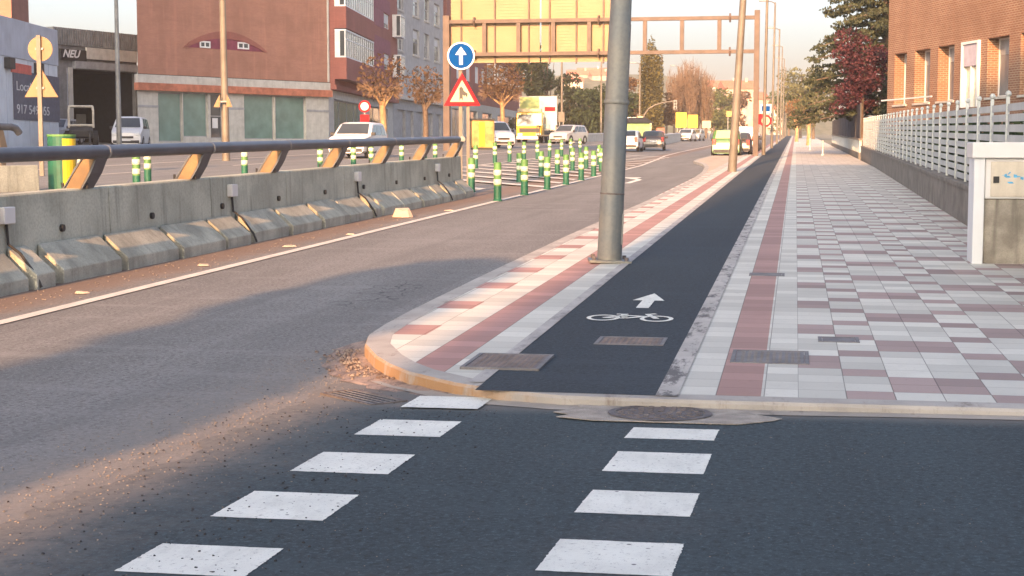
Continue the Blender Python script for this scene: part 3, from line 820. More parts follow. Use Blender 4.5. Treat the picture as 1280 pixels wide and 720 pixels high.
# orange brick building on the right
b = Bld('orange_brick_building', 'sunlit orange brick building with deep window recesses behind the white fence', 'building', (16.72, 70), (20.6, 38), zroad(16.7, 70) - .2)
wins = [(1116, 1131, 65, 126), (1141, 1160, 60.5, 124), (1170, 1190, 57, 122), (1231, 1258, 46.5, 118), (1272, 1300, 43, 114), (1345, 1375, 30, 104)]
zt_ = b.z(1180, 57); zb_ = b.z(1180, 126)
ops = [(b.x(w_[0]), b.x(w_[1]), zb_, zt_) for w_ in wins]
door = (b.x(1201.5), b.x(1222.5), b.z(1212, 134), b.z(1212, 51.5))
b.facade('wall', 13, ops + [door], m_orb, 14, .55)
for q in ops:
    w_ = b.window(q, .5, m_white, m_glassb, .07, 2, 1, .28, m_shut)
    b.part('sill', m_stone, [(q[0] - .08, q[1] + .08, -.06, .5, q[2] - .09, q[2] - .003)], w_)
q = door
bx = b.part('window_box', m_white, [(q[0], q[0] + .1, -.12, .3, q[2], q[3]), (q[1] - .1, q[1], -.12, .3, q[2], q[3]), (q[0] + .1, q[1] - .1, -.12, .3, q[3] - .1, q[3]), ((q[0] + q[1]) / 2 - .04, (q[0] + q[1]) / 2 + .04, -.05, .2, q[2], q[3] - .95)])
b.part('roller_shutter', m_lilac, [(q[0] + .1, q[1] - .1, -.06, .1, q[3] - .95, q[3] - .1)], bx)
b.part('curtain', m_curt, [(q[0] + .1, q[1] - .1, .1, .14, q[2], q[3] - .95)], bx)
b.part('roof', m_roof, [(-.2, b.w + .2, -.4, 14.2, 13.01, 13.3)])
b.part('porch_rail', m_white, [(b.x(1135), b.x(1200), -1.25, -1.19, b.z(1170, 124), b.z(1170, 122.2))])

# distant buildings
def house(name, label, px, Y, w, h, dep, mat, pyb, roofh=2.2, floors=3, n=4, rz=0.1, cat='house', kids=True):
    p = W(px, pyb, Y); r = thing(name, label, cat, p, rz)
    m = MB(); m.box(-w/2, w/2, 0, dep, -6, h); m.build('wall', mat, r)
    m = MB(); o = .4
    m.slab([(-w/2 - o, -o, h + .01), (-w/2 - o, dep + o, h + .01), (-w/2 - o, dep/2, h + roofh)], (w + 2*o, 0, 0)); rf = m.build('roof', m_roof, r)
    if kids:
        m = MB(); m.box(w*.2, w*.2 + .7, dep*.4, dep*.4 + .7, h, h + roofh + .7); m.build('chimney', mat, rf)
        for k in range(floors):
            for i in range(n):
                xc = -w/2 + w * (i + .5) / n; z0_ = h * (k + .3) / floors
                m = MB(); m.box(xc - w/n*.2, xc + w/n*.2, -.05, .02, z0_, z0_ + h/floors*.5); m.build('window', m_glassb, r)
    return r
m_farp = M('far_pink_render', (.5, .33, .26), .9, .2, .5); m_farw = M('far_cream_render', (.58, .5, .42), .9, .2, .5)
house('hillside_house', 'red roofed house on the far hill, leftmost of the row above the hedge', 726, 700, 11, 5, 8, m_farp, 108, 2.5, 2, 3)
house('hillside_house', 'wide red roofed house on the far hill, between the two slim lamp posts', 739, 720, 13, 5.5, 8, m_farw, 107, 2.8, 2, 3, -.1)
house('hillside_house', 'red roofed house on the far hill, nearest the big grey lamp post', 753, 690, 9, 4.5, 8, m_farp, 107.5, 2.3, 2, 2, .15)
house('hillside_house', 'small red roofed house lowest on the far hill behind the hedge', 717, 660, 8, 4, 7, m_farw, 114, 2, 2, 2, .05)
house('far_apartment_block', 'pink far apartment block seen between the leaning pole and the gantry post', 927, 430, 9, 13, 10, m_farp, 171, 2.5, 4, 4, .1, 'apartment block')
house('far_apartment_block', 'long pink far apartment block right behind the gantry post', 940, 470, 10, 11, 10, m_farp, 171, 2.5, 4, 4, .1, 'apartment block')
house('far_apartment_block', 'cream far apartment block left of the leaning pole above the dark trees', 908, 560, 13, 18, 10, m_farw, 172, 2.5, 5, 4, .0, 'apartment block')
house('far_apartment_block', 'cream far apartment block at the end of the bicycle lane', 962, 520, 9, 9, 10, m_farw, 171, 2.5, 3, 3, .0, 'apartment block')

# low white wall along the far carriageway
def low_wall(label, A, B, h, th, mat):
    A, B = Vector(A), Vector(B); d = B - A; r = thing('parapet_wall', label, 'wall', (A.x, A.y, A.z), math.atan2(d.y, d.x))
    L = math.hypot(d.x, d.y); n = int(L / 6)
    m = MB()
    for i in range(n):
        x0, x1 = L * i / n, L * (i + 1) / n - .03; z0, z1 = d.z * i / n, d.z * (i + 1) / n
        m.hexa([(x0, 0, z0 - .3), (x1, 0, z1 - .3), (x1, th, z1 - .3), (x0, th, z0 - .3), (x0, 0, z0 + h), (x1, 0, z1 + h), (x1, th, z1 + h), (x0, th, z0 + h)])
    m.build('wall', mat, r)
    m = MB(); m.hexa([(0, -.05, h + .002), (L, -.05, d.z + h + .002), (L, th + .05, d.z + h + .002), (0, th + .05, h + .002), (0, -.05, h + .1), (L, -.05, d.z + h + .1), (L, th + .05, d.z + h + .1), (0, th + .05, h + .1)])
    m.build('coping', m_white, r)
low_wall('low white wall in front of the dark hedge beyond the crossroads', XG(718, 150), XG(775, 185), .75, .25, m_stone)
low_wall('low pale wall below the yellow panels along the far road', XG(826, 150), XG(868, 230), .9, .25, m_stone)

m_web = M('sunlit_bracket_web', (.17, .1, .04), .6, .3, 4., fine=.4)  # sunlit orange of the camera-facing bracket face, put into the colour
# ------------------------------------------------------------------ concrete barrier with steel rail
SRZ = math.atan2(CT, ST)                             # local x along the street, local y to its left
SL = .01436 * CT
U0 = 15.3
bx_, by_ = uv2w(U0, -8.3)
bar = thing('concrete_barrier', 'long grey concrete barrier with sloped foot blocks and a fat steel rail', 'barrier', (bx_, by_, zroad(bx_, by_)), SRZ)
def ub(u): return u - U0
def pris(m, x0, x1, prof, g=None):
    g = g or (lambda x: SL * x)
    m.slab([(x0, y, z + g(x0)) for y, z in prof], (x1 - x0, 0, g(x1) - g(x0)))
m = MB(); us = [4.6 + 3.56 * k for k in range(11)]; us[-1] = 40.4
for a, c in zip(us, us[1:]): pris(m, ub(a) + .012, ub(c) - .012, [(.345, -.1), (.385, 1.03), (.40, 1.05), (.62, 1.05), (.64, 1.03), (.66, -.1)])
pris(m, ub(4.6), ub(40.4), [(.40, -.1), (.42, 1.0), (.6, 1.0), (.62, -.1)])
m.build('wall', m_conc, bar)
boxes = [16.1 + 7.12 * k for k in range(-1, 4)]
blocks = [13.0, 14.85]
u = 9.2; k = 0
rb = random.Random(4)
while u < 40.2:
    L = 1.62 + rb.uniform(-.06, .05); g = .15 + rb.uniform(-.04, .06)
    near = [q for q in boxes if u - .1 < q < u + L]
    if near: L = max(.45, near[0] - u - .12); g = .27
    L = min(L, 40.35 - u)
    if L > .25:
        m = MB(); dz = rb.uniform(-.02, .02); fy = rb.uniform(-.02, .03)
        pris(m, ub(u), ub(u + L), [(fy, -.1), (fy, .15 + dz), (.015 + fy, .165 + dz), (.34, .45 + dz), (.348, -.1)])
        m.build('foot_block', m_conc2, bar, bevel=.012)
    u += L + g
for q in boxes:
    x = ub(q); z = SL * x
    m = MB(); m.box(x - .125, x + .125, .29, .38, z + .73, z + .92); jb = m.build('junction_box', m_white, bar, bevel=.012)
    m = MB(); m.tube([(x + .02, .352, z + .73), (x + .02, .335, z + .5), (x + .03, .2, z + .4), (x + .05, .02, z + .15), (x + .06, -.03, z + .02)], .016, 6); m.build('conduit', m_dark, jb)
for k in range(10):                                  # drain outlets
    x = ub(14.2 + 1.78 * 1.5 * k + .6); z = SL * x
    m = MB(); m.lathe([(.045, .33), (.045, .372)], 10, (x, 0, z + .6), 'y')
    m.build('drain_outlet', m_black, bar)
m = MB(); xr0, xr1 = ub(4.6), ub(39.2)
m.tube([(xr0 + (xr1 - xr0) * i / 20, .2, 1.5 + SL * (xr0 + (xr1 - xr0) * i / 20)) for i in range(21)], .085, 20)
rail = m.build('rail', m_rail, bar, smooth=True)
for k in range(-4, 7):
    u = 18.06 + 3.56 * k; x = ub(u); z = SL * x
    if u > 39.5 or u < 5: continue
    m = MB()
    m.slab([(x, .60, z + 1.05), (x, .36, z + 1.05), (x, .27, z + 1.2), (x, .16, z + 1.43), (x, .33, z + 1.47), (x, .47, z + 1.3)], (.012, 0, 0))
    for (y0, z0, y1, z1) in ((.36, 1.05, .24, 1.24), (.24, 1.24, .15, 1.45)):
        m.hexa([(x - .02, y0, z + z0), (x + .30, y0, z + z0), (x + .30, y0 + .02, z + z0), (x - .02, y0 + .02, z + z0), (x - .02, y1, z + z1), (x + .30, y1, z + z1), (x + .30, y1 + .02, z + z1), (x - .02, y1 + .02, z + z1)])
    m.slab([(x + .28, .60, z + 1.05), (x + .28, .36, z + 1.05), (x + .28, .16, z + 1.43), (x + .28, .33, z + 1.47)], (.012, 0, 0))
    m.hexa([(x - .02, .6, z + 1.05), (x + .3, .6, z + 1.05), (x + .3, .62, z + 1.05), (x - .02, .62, z + 1.05), (x - .02, .32, z + 1.46), (x + .3, .32, z + 1.46), (x + .3, .34, z + 1.46), (x - .02, .34, z + 1.46)])
    po = m.build('rail_bracket', m_rail, bar)
    m = MB(); m.slab([(x - .006, .575, z + 1.05), (x - .006, .39, z + 1.05), (x - .006, .29, z + 1.22), (x - .006, .2, z + 1.41), (x - .006, .31, z + 1.44), (x - .006, .44, z + 1.3)], (.004, 0, 0)); m.build('bracket_web', m_web, po)
    for yy in (.33, .65): m = MB(); m.lathe([(.018, 0), (.018, .07)], 6, (x + .05, yy, z + 1.05)); m.build('anchor_bolt', m_black, po)
    m = MB(); m.lathe([(.087, .0), (.092, .01), (.092, .05), (.087, .06)], 20, (x + .28, .2, z + 1.5), 'x'); m.build('rail_collar', m_galv, rail)
# the other parapet at the left edge, ending with a bent rail
p0 = XG(-60, 34); p1 = XG(50, 36.5)
d = p1 - p0
par = thing('bridge_parapet', 'short pale concrete parapet end with a dark bent rail at the left edge', 'parapet', p0, math.atan2(d.y, d.x))
L = math.hypot(d.x, d.y)
m = MB(); m.hexa([(0, 0, -.2), (L, 0, -.2), (L, .3, -.2), (0, .3, -.2), (0, .03, .62), (L - .02, .03, .62), (L - .02, .27, .62), (0, .27, .62)]); m.build('wall', m_conc, par, bevel=.02)
m = MB(); m.tube([(0, .15, 1.5), (L - .75, .15, 1.5), (L - .6, .15, 1.47), (L - .48, .15, 1.36)], .085, 14); m.build('rail', m_rail, par, smooth=True)
m = MB(); m.slab([(L - 1.2, .05, .62), (L - 1.05, .05, .62), (L - .98, .05, 1.0), (L - 1.1, .05, 1.42), (L - 1.25, .05, 1.42), (L - 1.2, .05, 1.0)], (0, .2, 0)); m.build('rail_bracket', m_pole_tan, par)

# green and yellow divergence marker
p = XG(78, 37.5)
vm = thing('divergence_marker', 'green half round traffic divergence marker with a yellow triangle, by the left parapet', 'road marker', p, R(8))
m = MB(); pr = [(.33 * math.cos(a), .33 * math.sin(a)) for k, a in enumerate([math.pi * i / 12 for i in range(13)])]
m.slab([(x, -y, 0) for x, y in pr], (0, 0, 1.25)); m.build('body', m_green, vm)
m = MB()
for i in range(1, 6):
    a0, a1 = math.pi * (1 - i / 12) - math.pi * .42, math.pi * (1 - (i + 1) / 12) - math.pi * .42
    f = lambda a, z: (.336 * math.cos(a), -.336 * math.sin(a), z)
    a0 = R(95 - i * 15); a1 = R(95 - (i + 1) * 15)
    m.poly([f(a0, .03), f(a1, .03), f(a1, 1.2 - .0 * i), f(a0, 1.2)])
m.build('yellow_panel', m_yel, vm, recalc=False)
m = MB(); m.slab([(x * 1.04, -y * 1.04, 1.252) for x, y in pr], (0, 0, .05)); m.build('cap', m_lime, vm)

# ------------------------------------------------------------------ flexible bollards
def make_bollard():
    r = thing('bollard', 'x', 'bollard', (0, 0, 0), 0, 'green lane divider bollards')
    m = MB(); m.lathe([(.115, 0), (.115, .03), (.095, .05), (.095, .37)], 14); m.build('body', m_green, r, smooth=True)
    m = MB(); m.lathe([(.094, .371), (.094, .93), (.08, .955)], 14); m.build('top', m_lime, r, smooth=True)
    for z in (.41, .64):
        m = MB(); m.lathe([(.095, z), (.101, z + .008), (.101, z + .122), (.095, z + .13)], 14); m.build('reflective_band', m_band, r, smooth=True)
    return r
ORD = ['first', 'second', 'third', 'fourth', 'fifth', 'sixth', 'seventh', 'eighth', 'ninth', 'tenth', 'eleventh', 'twelfth', 'thirteenth']
boll = make_bollard(); first = True
rowA = [(622, 251.6), (655.6, 244), (684, 237), (707.5, 231), (726.5, 225.6), (742, 220.4), (751.5, 214.5)]
rowB = [(649, 227.7), (676.5, 222.5), (696.7, 218), (715.6, 213), (732.7, 210.5), (749, 206)]
rowC = [(594.6, 211), (618.7, 204.5), (637, 202.5), (655, 202), (671.7, 199.5), (687, 197), (702, 195.6), (713.5, 193.5), (725, 192.3)]
rowD = [(103, 238), (171, 239), (185, 230), (247, 231), (306, 223), (400.5, 217), (417, 215), (442, 213), (464, 210.5), (502, 207), (531, 204), (544, 205), (569, 215)]
def put_boll(px, py, lab):
    global first
    p = G(px, py)
    if first: boll.location = p; boll['label'] = lab; first = False; return boll
    return dup(boll, p, random.uniform(0, 6), lab)
lime_b = None
for i, (a, c) in enumerate(rowA):
    lab = ORD[i] + ' green bollard from the barrier end in the front row beside the white edge line'
    if i == 0: lab = 'largest looking green bollard, just past the concrete barrier end beside the white edge line'
    put_boll(a, c, lab)
for i, (a, c) in enumerate(rowB): put_boll(a, c, ORD[i] + ' green bollard from the left in the middle row right of the barrier end')
for i, (a, c) in enumerate(rowC): put_boll(a, c, ORD[i] + ' green bollard from the left in the far row before the parked vans')
for i, (a, c) in enumerate(rowD): put_boll(a, c, ORD[i] + ' green bollard from the left seen over the concrete barrier under the rail')
put_boll(589.5, 240, 'green bollard half hidden behind the concrete barrier end')

# ------------------------------------------------------------------ lamp posts
def lamp_post(label, x, y, z, h, r0, r1, mat, tilt=0, head=True, door=False, head_dir=-1, group='street lamps', base=False):
    t = thing('street_lamp', label, 'street lamp', (x, y, z - .05), 0, group)
    t.rotation_euler = (0, R(tilt), 0)
    m = MB(); m.tube([(0, 0, 0), (0, 0, h * .25), (0, 0, h * .25 + .01), (0, 0, h)], [r0, r0 + (r1 - r0) * .25, r0 * .97 + (r1 - r0) * .25, r1], 20); m.build('pole', mat, t, smooth=True)
    if base:
        m = MB(); m.box(-.26, .26, -.26, .26, .05, .085); m.build('base_plate', mat, t, bevel=.006)
        m = MB()
        for sx in (-1, 1):
            for sy in (-1, 1): m.lathe([(.025, .085), (.025, .13)], 6, (sx * .2, sy * .2, 0))
        m.build('anchor_bolt', m_iron, t)
        m = MB(); m.lathe([(r0 * .99, 2.02), (r0 * 1.03, 2.03), (r0 * 1.03, 2.06), (r0 * .985, 2.07)], 20); m.build('joint_ring', mat, t, smooth=True)
    if base:
        m = MB(); m.box(r0 * .72, r0 * .98, -r0 * .5, -r0 * .2, .28, .66); m.build('access_door', m_galv, t, bevel=.006)
        m = MB(); m.lathe([(r0 * .968, .9), (r0 * .995, .905), (r0 * .995, .915), (r0 * .965, .92)], 20); m.build('clamp_band', m_iron, t)
    if head:
        m = MB(); m.tube([(0, 0, h - .1), (head_dir * .3, 0, h + .05), (head_dir * .7, 0, h + .08)], [.05, .04, .04], 8); m.build('arm', mat, t)
        m = MB(); m.slab([(head_dir * .55, -.16, h + .03), (head_dir * 1.35, -.12, h + .05), (head_dir * 1.35, .12, h + .05), (head_dir * .55, .16, h + .03)], (0, 0, .14)); m.build('lamp_head', m_galv, t, bevel=.03)
    return t
def walk_pt(px, Y):
    x = (px - 640) / F * Y * math.cos(PITCH) * 1.001; return (x, Y, zwalk(x, Y))
x, y, z = walk_pt(762, 19.5)
big = lamp_post('thick scuffed grey lamp post bolted beside the bicycle lane, nearest of all', x, y, z, 12, .155, .085, m_scuff, 2.3, base=True)
x, y, z = walk_pt(915, 60)
lamp_post('tan leaning lamp post crossing the right end of the gantry', x, y, z, 12, .17, .10, m_pole_tan, 3.0)
names = ['slim lamp post just right of the gantry upright', 'second slim lamp post of the right row, its head highest against the sky', 'third slim lamp post of the right row', 'fourth slim lamp post of the right row', 'fifth slim lamp post of the right row', 'sixth slim lamp post of the right row', 'farthest slim lamp post of the right row']
for i, Y in enumerate((97, 130, 165, 200, 235, 270, 305)):
    v = -1.95; u = (Y + v * ST) / CT; x, y = uv2w(u, v)
    lamp_post(names[i] if i == 1 else names[i] + ', beside the bicycle lane', x, y, zwalk(x, y), 12, .12, .07, m_pole_tan, .6)
def left_lamp(px, Y, h, r0, label, mat=None, head=True, tilt=0):
    p = XG(px, Y); return lamp_post(label, p.x, p.y, p.z, h, r0, r0 * .62, mat or m_pole_tan, tilt, head)
left_lamp(150, 88, 12, .15, 'grey lamp post in front of the dark workshop doorway', m_galv)
left_lamp(283, 66, 12, .17, 'tan lamp post in front of the eye-shaped opening', m_pole_tan, tilt=-.4)
left_lamp(702, 165, 10.2, .14, 'pale lamp post in front of the conifers with a small box on it')
left_lamp(751, 190, 10.2, .14, 'pale lamp post in front of the dark green hedge')
left_lamp(799, 200, 9.6, .14, 'pale lamp post at the left edge of the cypress')
left_lamp(826, 210, 11.2, .14, 'pale lamp post at the right edge of the cypress')
left_lamp(847, 245, 11, .14, 'pale lamp post at the left of the bare poplars')
left_lamp(863, 265, 11, .14, 'pale lamp post in the middle of the bare poplars')
left_lamp(876, 285, 10.8, .14, 'pale lamp post at the right of the bare poplars')
left_lamp(894, 310, 10.4, .15, 'pale lamp post right of the poplars, near the green van')

# ------------------------------------------------------------------ sign gantry
gx, gy = walk_pt(944, 94)[:2]; gz = zwalk(gx, gy)
gan = thing('sign_gantry', 'brown steel sign gantry spanning the whole road', 'gantry', (gx, gy, gz), -TH)
GW = 18.95; k_ = GW / (948 - 557)
def gxl(px): return -(948 - px) * k_
m = MB(); m.box(-.16, .16, -.16, .16, 0, 8.65); m.build('post', m_brown, gan, bevel=.01)
m = MB(); m.box(-GW - .2, -GW + .2, -.2, .2, 0, 8.6); m.build('post', m_brown, gan, bevel=.01)
for z in (8.22, 6.22):
    m = MB(); m.box(-GW + .205, -.165, -.14, .14, z - .11, z + .11); bm_ = m.build('beam', m_brown, gan)
    for px in (593, 752, 915):
        m = MB(); m.lathe([(.3, -.05), (.3, .05)], 6, (gxl(px), 0, z), 'x'); m.build('flange', m_brown, bm_)
for px in (606, 650, 694.5, 740, 775, 810, 856, 902):
    x = gxl(px); m = MB(); m.box(x - .12, x + .12, -.11, .11, 6.335, 8.105); m.build('strut', m_brown, gan)
def board(px0, px1, label):
    r = thing('sign_board', label, 'sign board', (gx, gy, gz), -TH, 'boards on the gantry')
    m = MB(); x0, x1 = gxl(px0), gxl(px1); z = 5.72
    while z < 10.6:
        m.box(x0, x1, .36, .40, z, z + .165); z += .187
    m.box(x0 + .01, x1 - .01, .39, .42, 5.73, 10.58)
    m.build('slat_panel', m_board, r)
    for i in range(3):
        x = x0 + (x1 - x0) * (.12 + .38 * i); m = MB(); m.box(x - .045, x + .045, .2, .355, 5.6, 10.3); m.build('stiffener', m_brown, r)
    return r
board(561, 676, 'left half of the yellowish aluminium board backs on the gantry')
board(678, 768, 'right half of the yellowish aluminium board backs on the gantry, beside the grey post')

# ------------------------------------------------------------------ traffic signs
def disc(m, cx, cz, r, y0, y1, n=28): m.lathe([(r, y0), (r, y1)], n, (cx, 0, cz), 'y')
def tri(cx, z0, w, h, y): return [(cx - w/2, y, z0), (cx + w/2, y, z0), (cx, y, z0 + h)]
p = XG(578, 45)
sg = thing('traffic_sign', 'blue straight ahead disc above a red triangular merge sign, right end of the barrier', 'traffic sign', p)
zz = lambda py, Y=45: W(578, py, Y).z - p.z
m = MB(); m.box(-.1, .0, .0, .07, -.1, zz(52)); m.build('pole', m_pole_tan, sg)
m = MB(); m.box(.12, .21, .0, .07, -.1, zz(128)); m.build('pole', m_pole_tan, sg)
m = MB(); disc(m, -.03, zz(70), .395, -.05, -.02); ds = m.build('sign_disc', m_white, sg)
m = MB(); disc(m, -.03, zz(70), .352, -.056, -.05); m.build('blue_face', m_blue, ds)
zc = zz(70); ar = [(-.05, -.25), (.05, -.25), (.05, .03), (.16, .03), (0, .26), (-.16, .03), (-.05, .03)]
m = MB(); m.slab([(-.03 + a, -.062, zc + c) for a, c in ar], (0, .006, 0)); m.build('arrow', m_white, ds)
z0 = zz(132.5); hT = zz(91) - z0
m = MB(); m.slab(tri(.0, z0, 1.06, hT, -.06), (0, .03, 0)); tr_ = m.build('sign_triangle', m_red, sg, bevel=.02)
m = MB(); m.slab(tri(.0, z0 + .115, .70, hT * .66, -.066), (0, .006, 0)); m.build('cream_face', m_cream, tr_)
sy = [(-.07, .15), (-.02, .22), (.03, .15), (.03, .32), (.07, .27), (.1, .31), (.15, .24), (.17, .35), (.06, .43), (.04, .5), (-.02, .56), (-.07, .5)]
m = MB(); m.slab([(a - .01, -.072, z0 + c) for a, c in sy], (0, .006, 0)); m.build('merge_symbol', m_black, tr_)
p = XG(53, 46)
sg = thing('traffic_sign', 'back of a round sign above a triangular sign on a sunlit pole, left edge', 'traffic sign', p)
zz = lambda py: W(53, py, 46).z - p.z
m = MB(); m.box(-.07, .05, -.04, .04, -.1, zz(44)); m.build('pole', m_pole_tan, sg)
m = MB(); disc(m, .02, zz(61), .36, .045, .07); m.build('sign_disc', m_alu, sg)
m = MB(); m.slab(tri(.02, zz(121.5), 1.0, zz(84) - zz(121.5), .045), (0, .025, 0)); m.build('sign_triangle', m_alu, sg, bevel=.02)
for z in (61, 110):
    m = MB(); m.box(-.12, .12, .0, .046, zz(z) - .03, zz(z) + .03); m.build('clamp', m_galv, sg)
p = XG(281, 65.9)
zz = lambda py: W(281, py, 65.7).z - p.z
sg = thing('pole_sign', 'pair of small triangular sign backs clamped to the tan lamp post', 'traffic sign', (p.x, p.y - .35, p.z))
m = MB(); m.slab([(-.36, 0, zz(134)), (-.1, 0, zz(134)), (-.08, 0, zz(118)), (-.2, 0, zz(124))], (0, .03, 0)); m.build('sign_plate', m_alu, sg)
m = MB(); m.slab([(.17, 0, zz(134)), (.42, 0, zz(134)), (.3, 0, zz(124)), (.2, 0, zz(118))], (0, .03, 0)); m.build('sign_plate', m_alu, sg)
m = MB(); m.box(-.2, .3, .03, .16, zz(128), zz(126)); m.build('clamp', m_galv, sg)
def round_sign(label, px, py, Y, r, cat='traffic sign', extra=True, ringm=None, facem=None):
    p = XG(px, Y); zc = W(px, py, Y).z - p.z
    s = thing('round_sign', label, cat, p)
    m = MB(); m.box(-.04, .04, .02, .09, -.1, zc + r * .8); m.build('pole', m_galv, s)
    m = MB(); disc(m, 0, zc, r, -.02, .015); d_ = m.build('sign_disc', ringm or m_red, s)
    m = MB(); disc(m, 0, zc, r * .68, -.028, -.02); m.build('sign_face', facem or m_white, d_)
    return s, zc, d_
s, zc, d_ = round_sign('round red bordered speed sign with a plate, behind the white car', 456.5, 133, 105, .4)
m = MB(); m.box(-.3, .3, -.02, .015, zc - 1.2, zc - .55); m.build('sign_plate', m_red, s)
s, zc, d_ = round_sign('red bordered round sign with a blue plate above, beside the bicycle lane', 956, 151, 128, .5, facem=m_cream)
m = MB(); m.box(-.45, .45, -.02, .015, zc + .62, zc + 1.35); pb = m.build('sign_plate', m_white, s)
m = MB(); m.box(-.35, .35, -.026, -.02, zc + .75, zc + 1.2); m.build('blue_panel', m_blue, pb)
round_sign('all red round sign partly hidden by the gantry upright', 949.5, 149, 132, .45, facem=m_red)

# ------------------------------------------------------------------ pavement furniture on the right
cx_, cy_, cz_ = walk_pt(1221, 19.3)
cab = thing('utility_cabinet', 'white utility cabinet on a stained concrete base, right edge of the pavement', 'utility cabinet', (cx_, cy_, cz_), -TH)
m = MB(); m.box(.06, 1.1, .06, .55, -.1, .80); m.build('concrete_base', M('stained_concrete', (.32, .3, .26), .9, .3, 3., bump=.4, fine=.3, streak=.95), cab, bevel=.015)
m = MB(); m.box(-.03, .1, .0, .6, -.1, 1.40); m.build('side_pillar', m_whw, cab, bevel=.01)
m = MB(); m.box(.105, 1.12, .03, .57, .803, 1.30); bdy = m.build('cabinet_body', m_white, cab, bevel=.012)
m = MB(); m.box(-.06, 1.16, -.04, .62, 1.403 - .1, 1.50); m.build('cap', m_white, cab, bevel=.015)
m_beige = M('cabinet_door', (.58, .54, .46), .6, .08, 2., fine=.1, streak=.2)
m = MB(); m.box(.17, 1.06, .012, .028, .83, 1.26); dr_ = m.build('door', m_beige, cab, bevel=.006)
m = MB(); m.box(.2, .27, -.006, .011, 1.0, 1.08); m.build('lock', m_black, dr_)
m_gb = M('blue_spray_paint', (.1, .42, .72), .6, .3, 9.)
m = MB(); rg = random.Random(3)
for i in range(9):
    a = rg.uniform(.33, .58); c = rg.uniform(1.0, 1.12); e = rg.uniform(0, 3)
    q = [(a + math.cos(e) * .05, c + math.sin(e) * .02), (a + .02, c + .012), (a - math.cos(e) * .05, c - math.sin(e) * .02), (a - .02, c - .012)]
    m.slab([(x, .0085 - i * .0003, z) for x, z in q], (0, .0005, 0))
m.build('graffiti', m_gb, dr_)

def fline(u): return 2.87 + .0102 * (u - 26)
fa = Vector(uv2w(13.5, fline(13.5))); fb = Vector(uv2w(88, fline(88))); fd = fb - fa
fen = thing('slatted_fence', 'long white slatted fence on a low stone wall along the pavement', 'fence', (fa.x, fa.y, zwalk(fa.x, fa.y)), math.atan2(fd.y, fd.x))
FL = fd.length; fs = (zwalk(fb.x, fb.y) - zwalk(fa.x, fa.y)) / FL
def fbox(m, x0, x1, y0, y1, z0, z1): m.hexa([(x0, y0, z0 + fs*x0), (x1, y0, z0 + fs*x1), (x1, y1, z0 + fs*x1), (x0, y1, z0 + fs*x0), (x0, y0, z1 + fs*x0), (x1, y0, z1 + fs*x1), (x1, y1, z1 + fs*x1), (x0, y1, z1 + fs*x0)])
m_lw = M('low_wall_stone', (.2, .185, .165), .9, .25, 2., bump=.5, fine=.4, streak=.4)
m_fence = M('fence_white', (.46, .5, .5), .6, .1, 1.5, streak=.25)
m = MB(); fbox(m, 0, FL, -.25, -.03, -.3, .62); fbox(m, 0, FL, -.29, .0, .622, .69); m.build('low_wall', m_lw, fen)
n = int(FL / 2.0)
for i in range(n + 1):
    x = FL * i / n; m = MB(); fbox(m, x - .025, x + .025, -.185, -.135, .692, 2.12)
    m.lathe([(.015, 2.12), (.04, 2.145), (.045, 2.17), (.03, 2.2), (.008, 2.21)], 8, (x, -.165, fs * x)); m.build('post', m_fence, fen)
    if i < n:
        m = MB(); x1 = FL * (i + 1) / n
        for k in range(9): fbox(m, x + .04, x1 - .04, -.175, -.155, .73 + k * .148, .73 + k * .148 + .104)
        m.build('slat_panel', m_fence, fen)
fa2 = Vector(uv2w(89, 3.45)); fb2 = Vector(uv2w(150, 3.3)); fd = fb2 - fa2
df = thing('screened_fence', 'dark screened fence above a white baluster wall before the cedar', 'fence', (fa2.x, fa2.y, zwalk(fa2.x, fa2.y)), math.atan2(fd.y, fd.x))
L2 = fd.length
m = MB(); fbox(m, 0, L2, -.2, .0, -.3, .3); fbox(m, 0, L2, -.22, .02, 1.0, 1.08); m.build('low_wall', m_lw, df)
m = MB()
for x in frange(.2, L2 - .2, .42): fbox(m, x - .12, x + .12, -.16, -.04, .302, .998)
m.build('balusters', m_fence, df)
m_scr = M('dark_blue_screen', (.018, .02, .035), .8, .3, 3.)
m = MB()
for x in frange(0, L2 - 3, 3): fbox(m, x + .04, x + 2.96, -.09, -.07, 1.1, 3.0 - .012 * x)
m.build('screen', m_scr, df)
for x in frange(0, L2, 6): m = MB(); fbox(m, x - .04, x + .04, -.12, -.05, 1.082, 3.05 - .012 * x); m.build('post', m_black, df)
for i, (px, Y) in enumerate(((1028, 96), (1012, 118))):
    x, y, z = walk_pt(px, Y); t = thing('pavement_post', ('pale thin pavement post near the screened fence' if i == 0 else 'farther pale thin pavement post left of the screened fence'), 'post', (x, y, z), 0, 'pavement posts')
    m = MB(); m.lathe([(.09, 0), (.07, .06), (.05, .1), (.05, .8), (.07, .84), (.02, .92)], 10); m.build('shaft', m_fence, t, smooth=True)

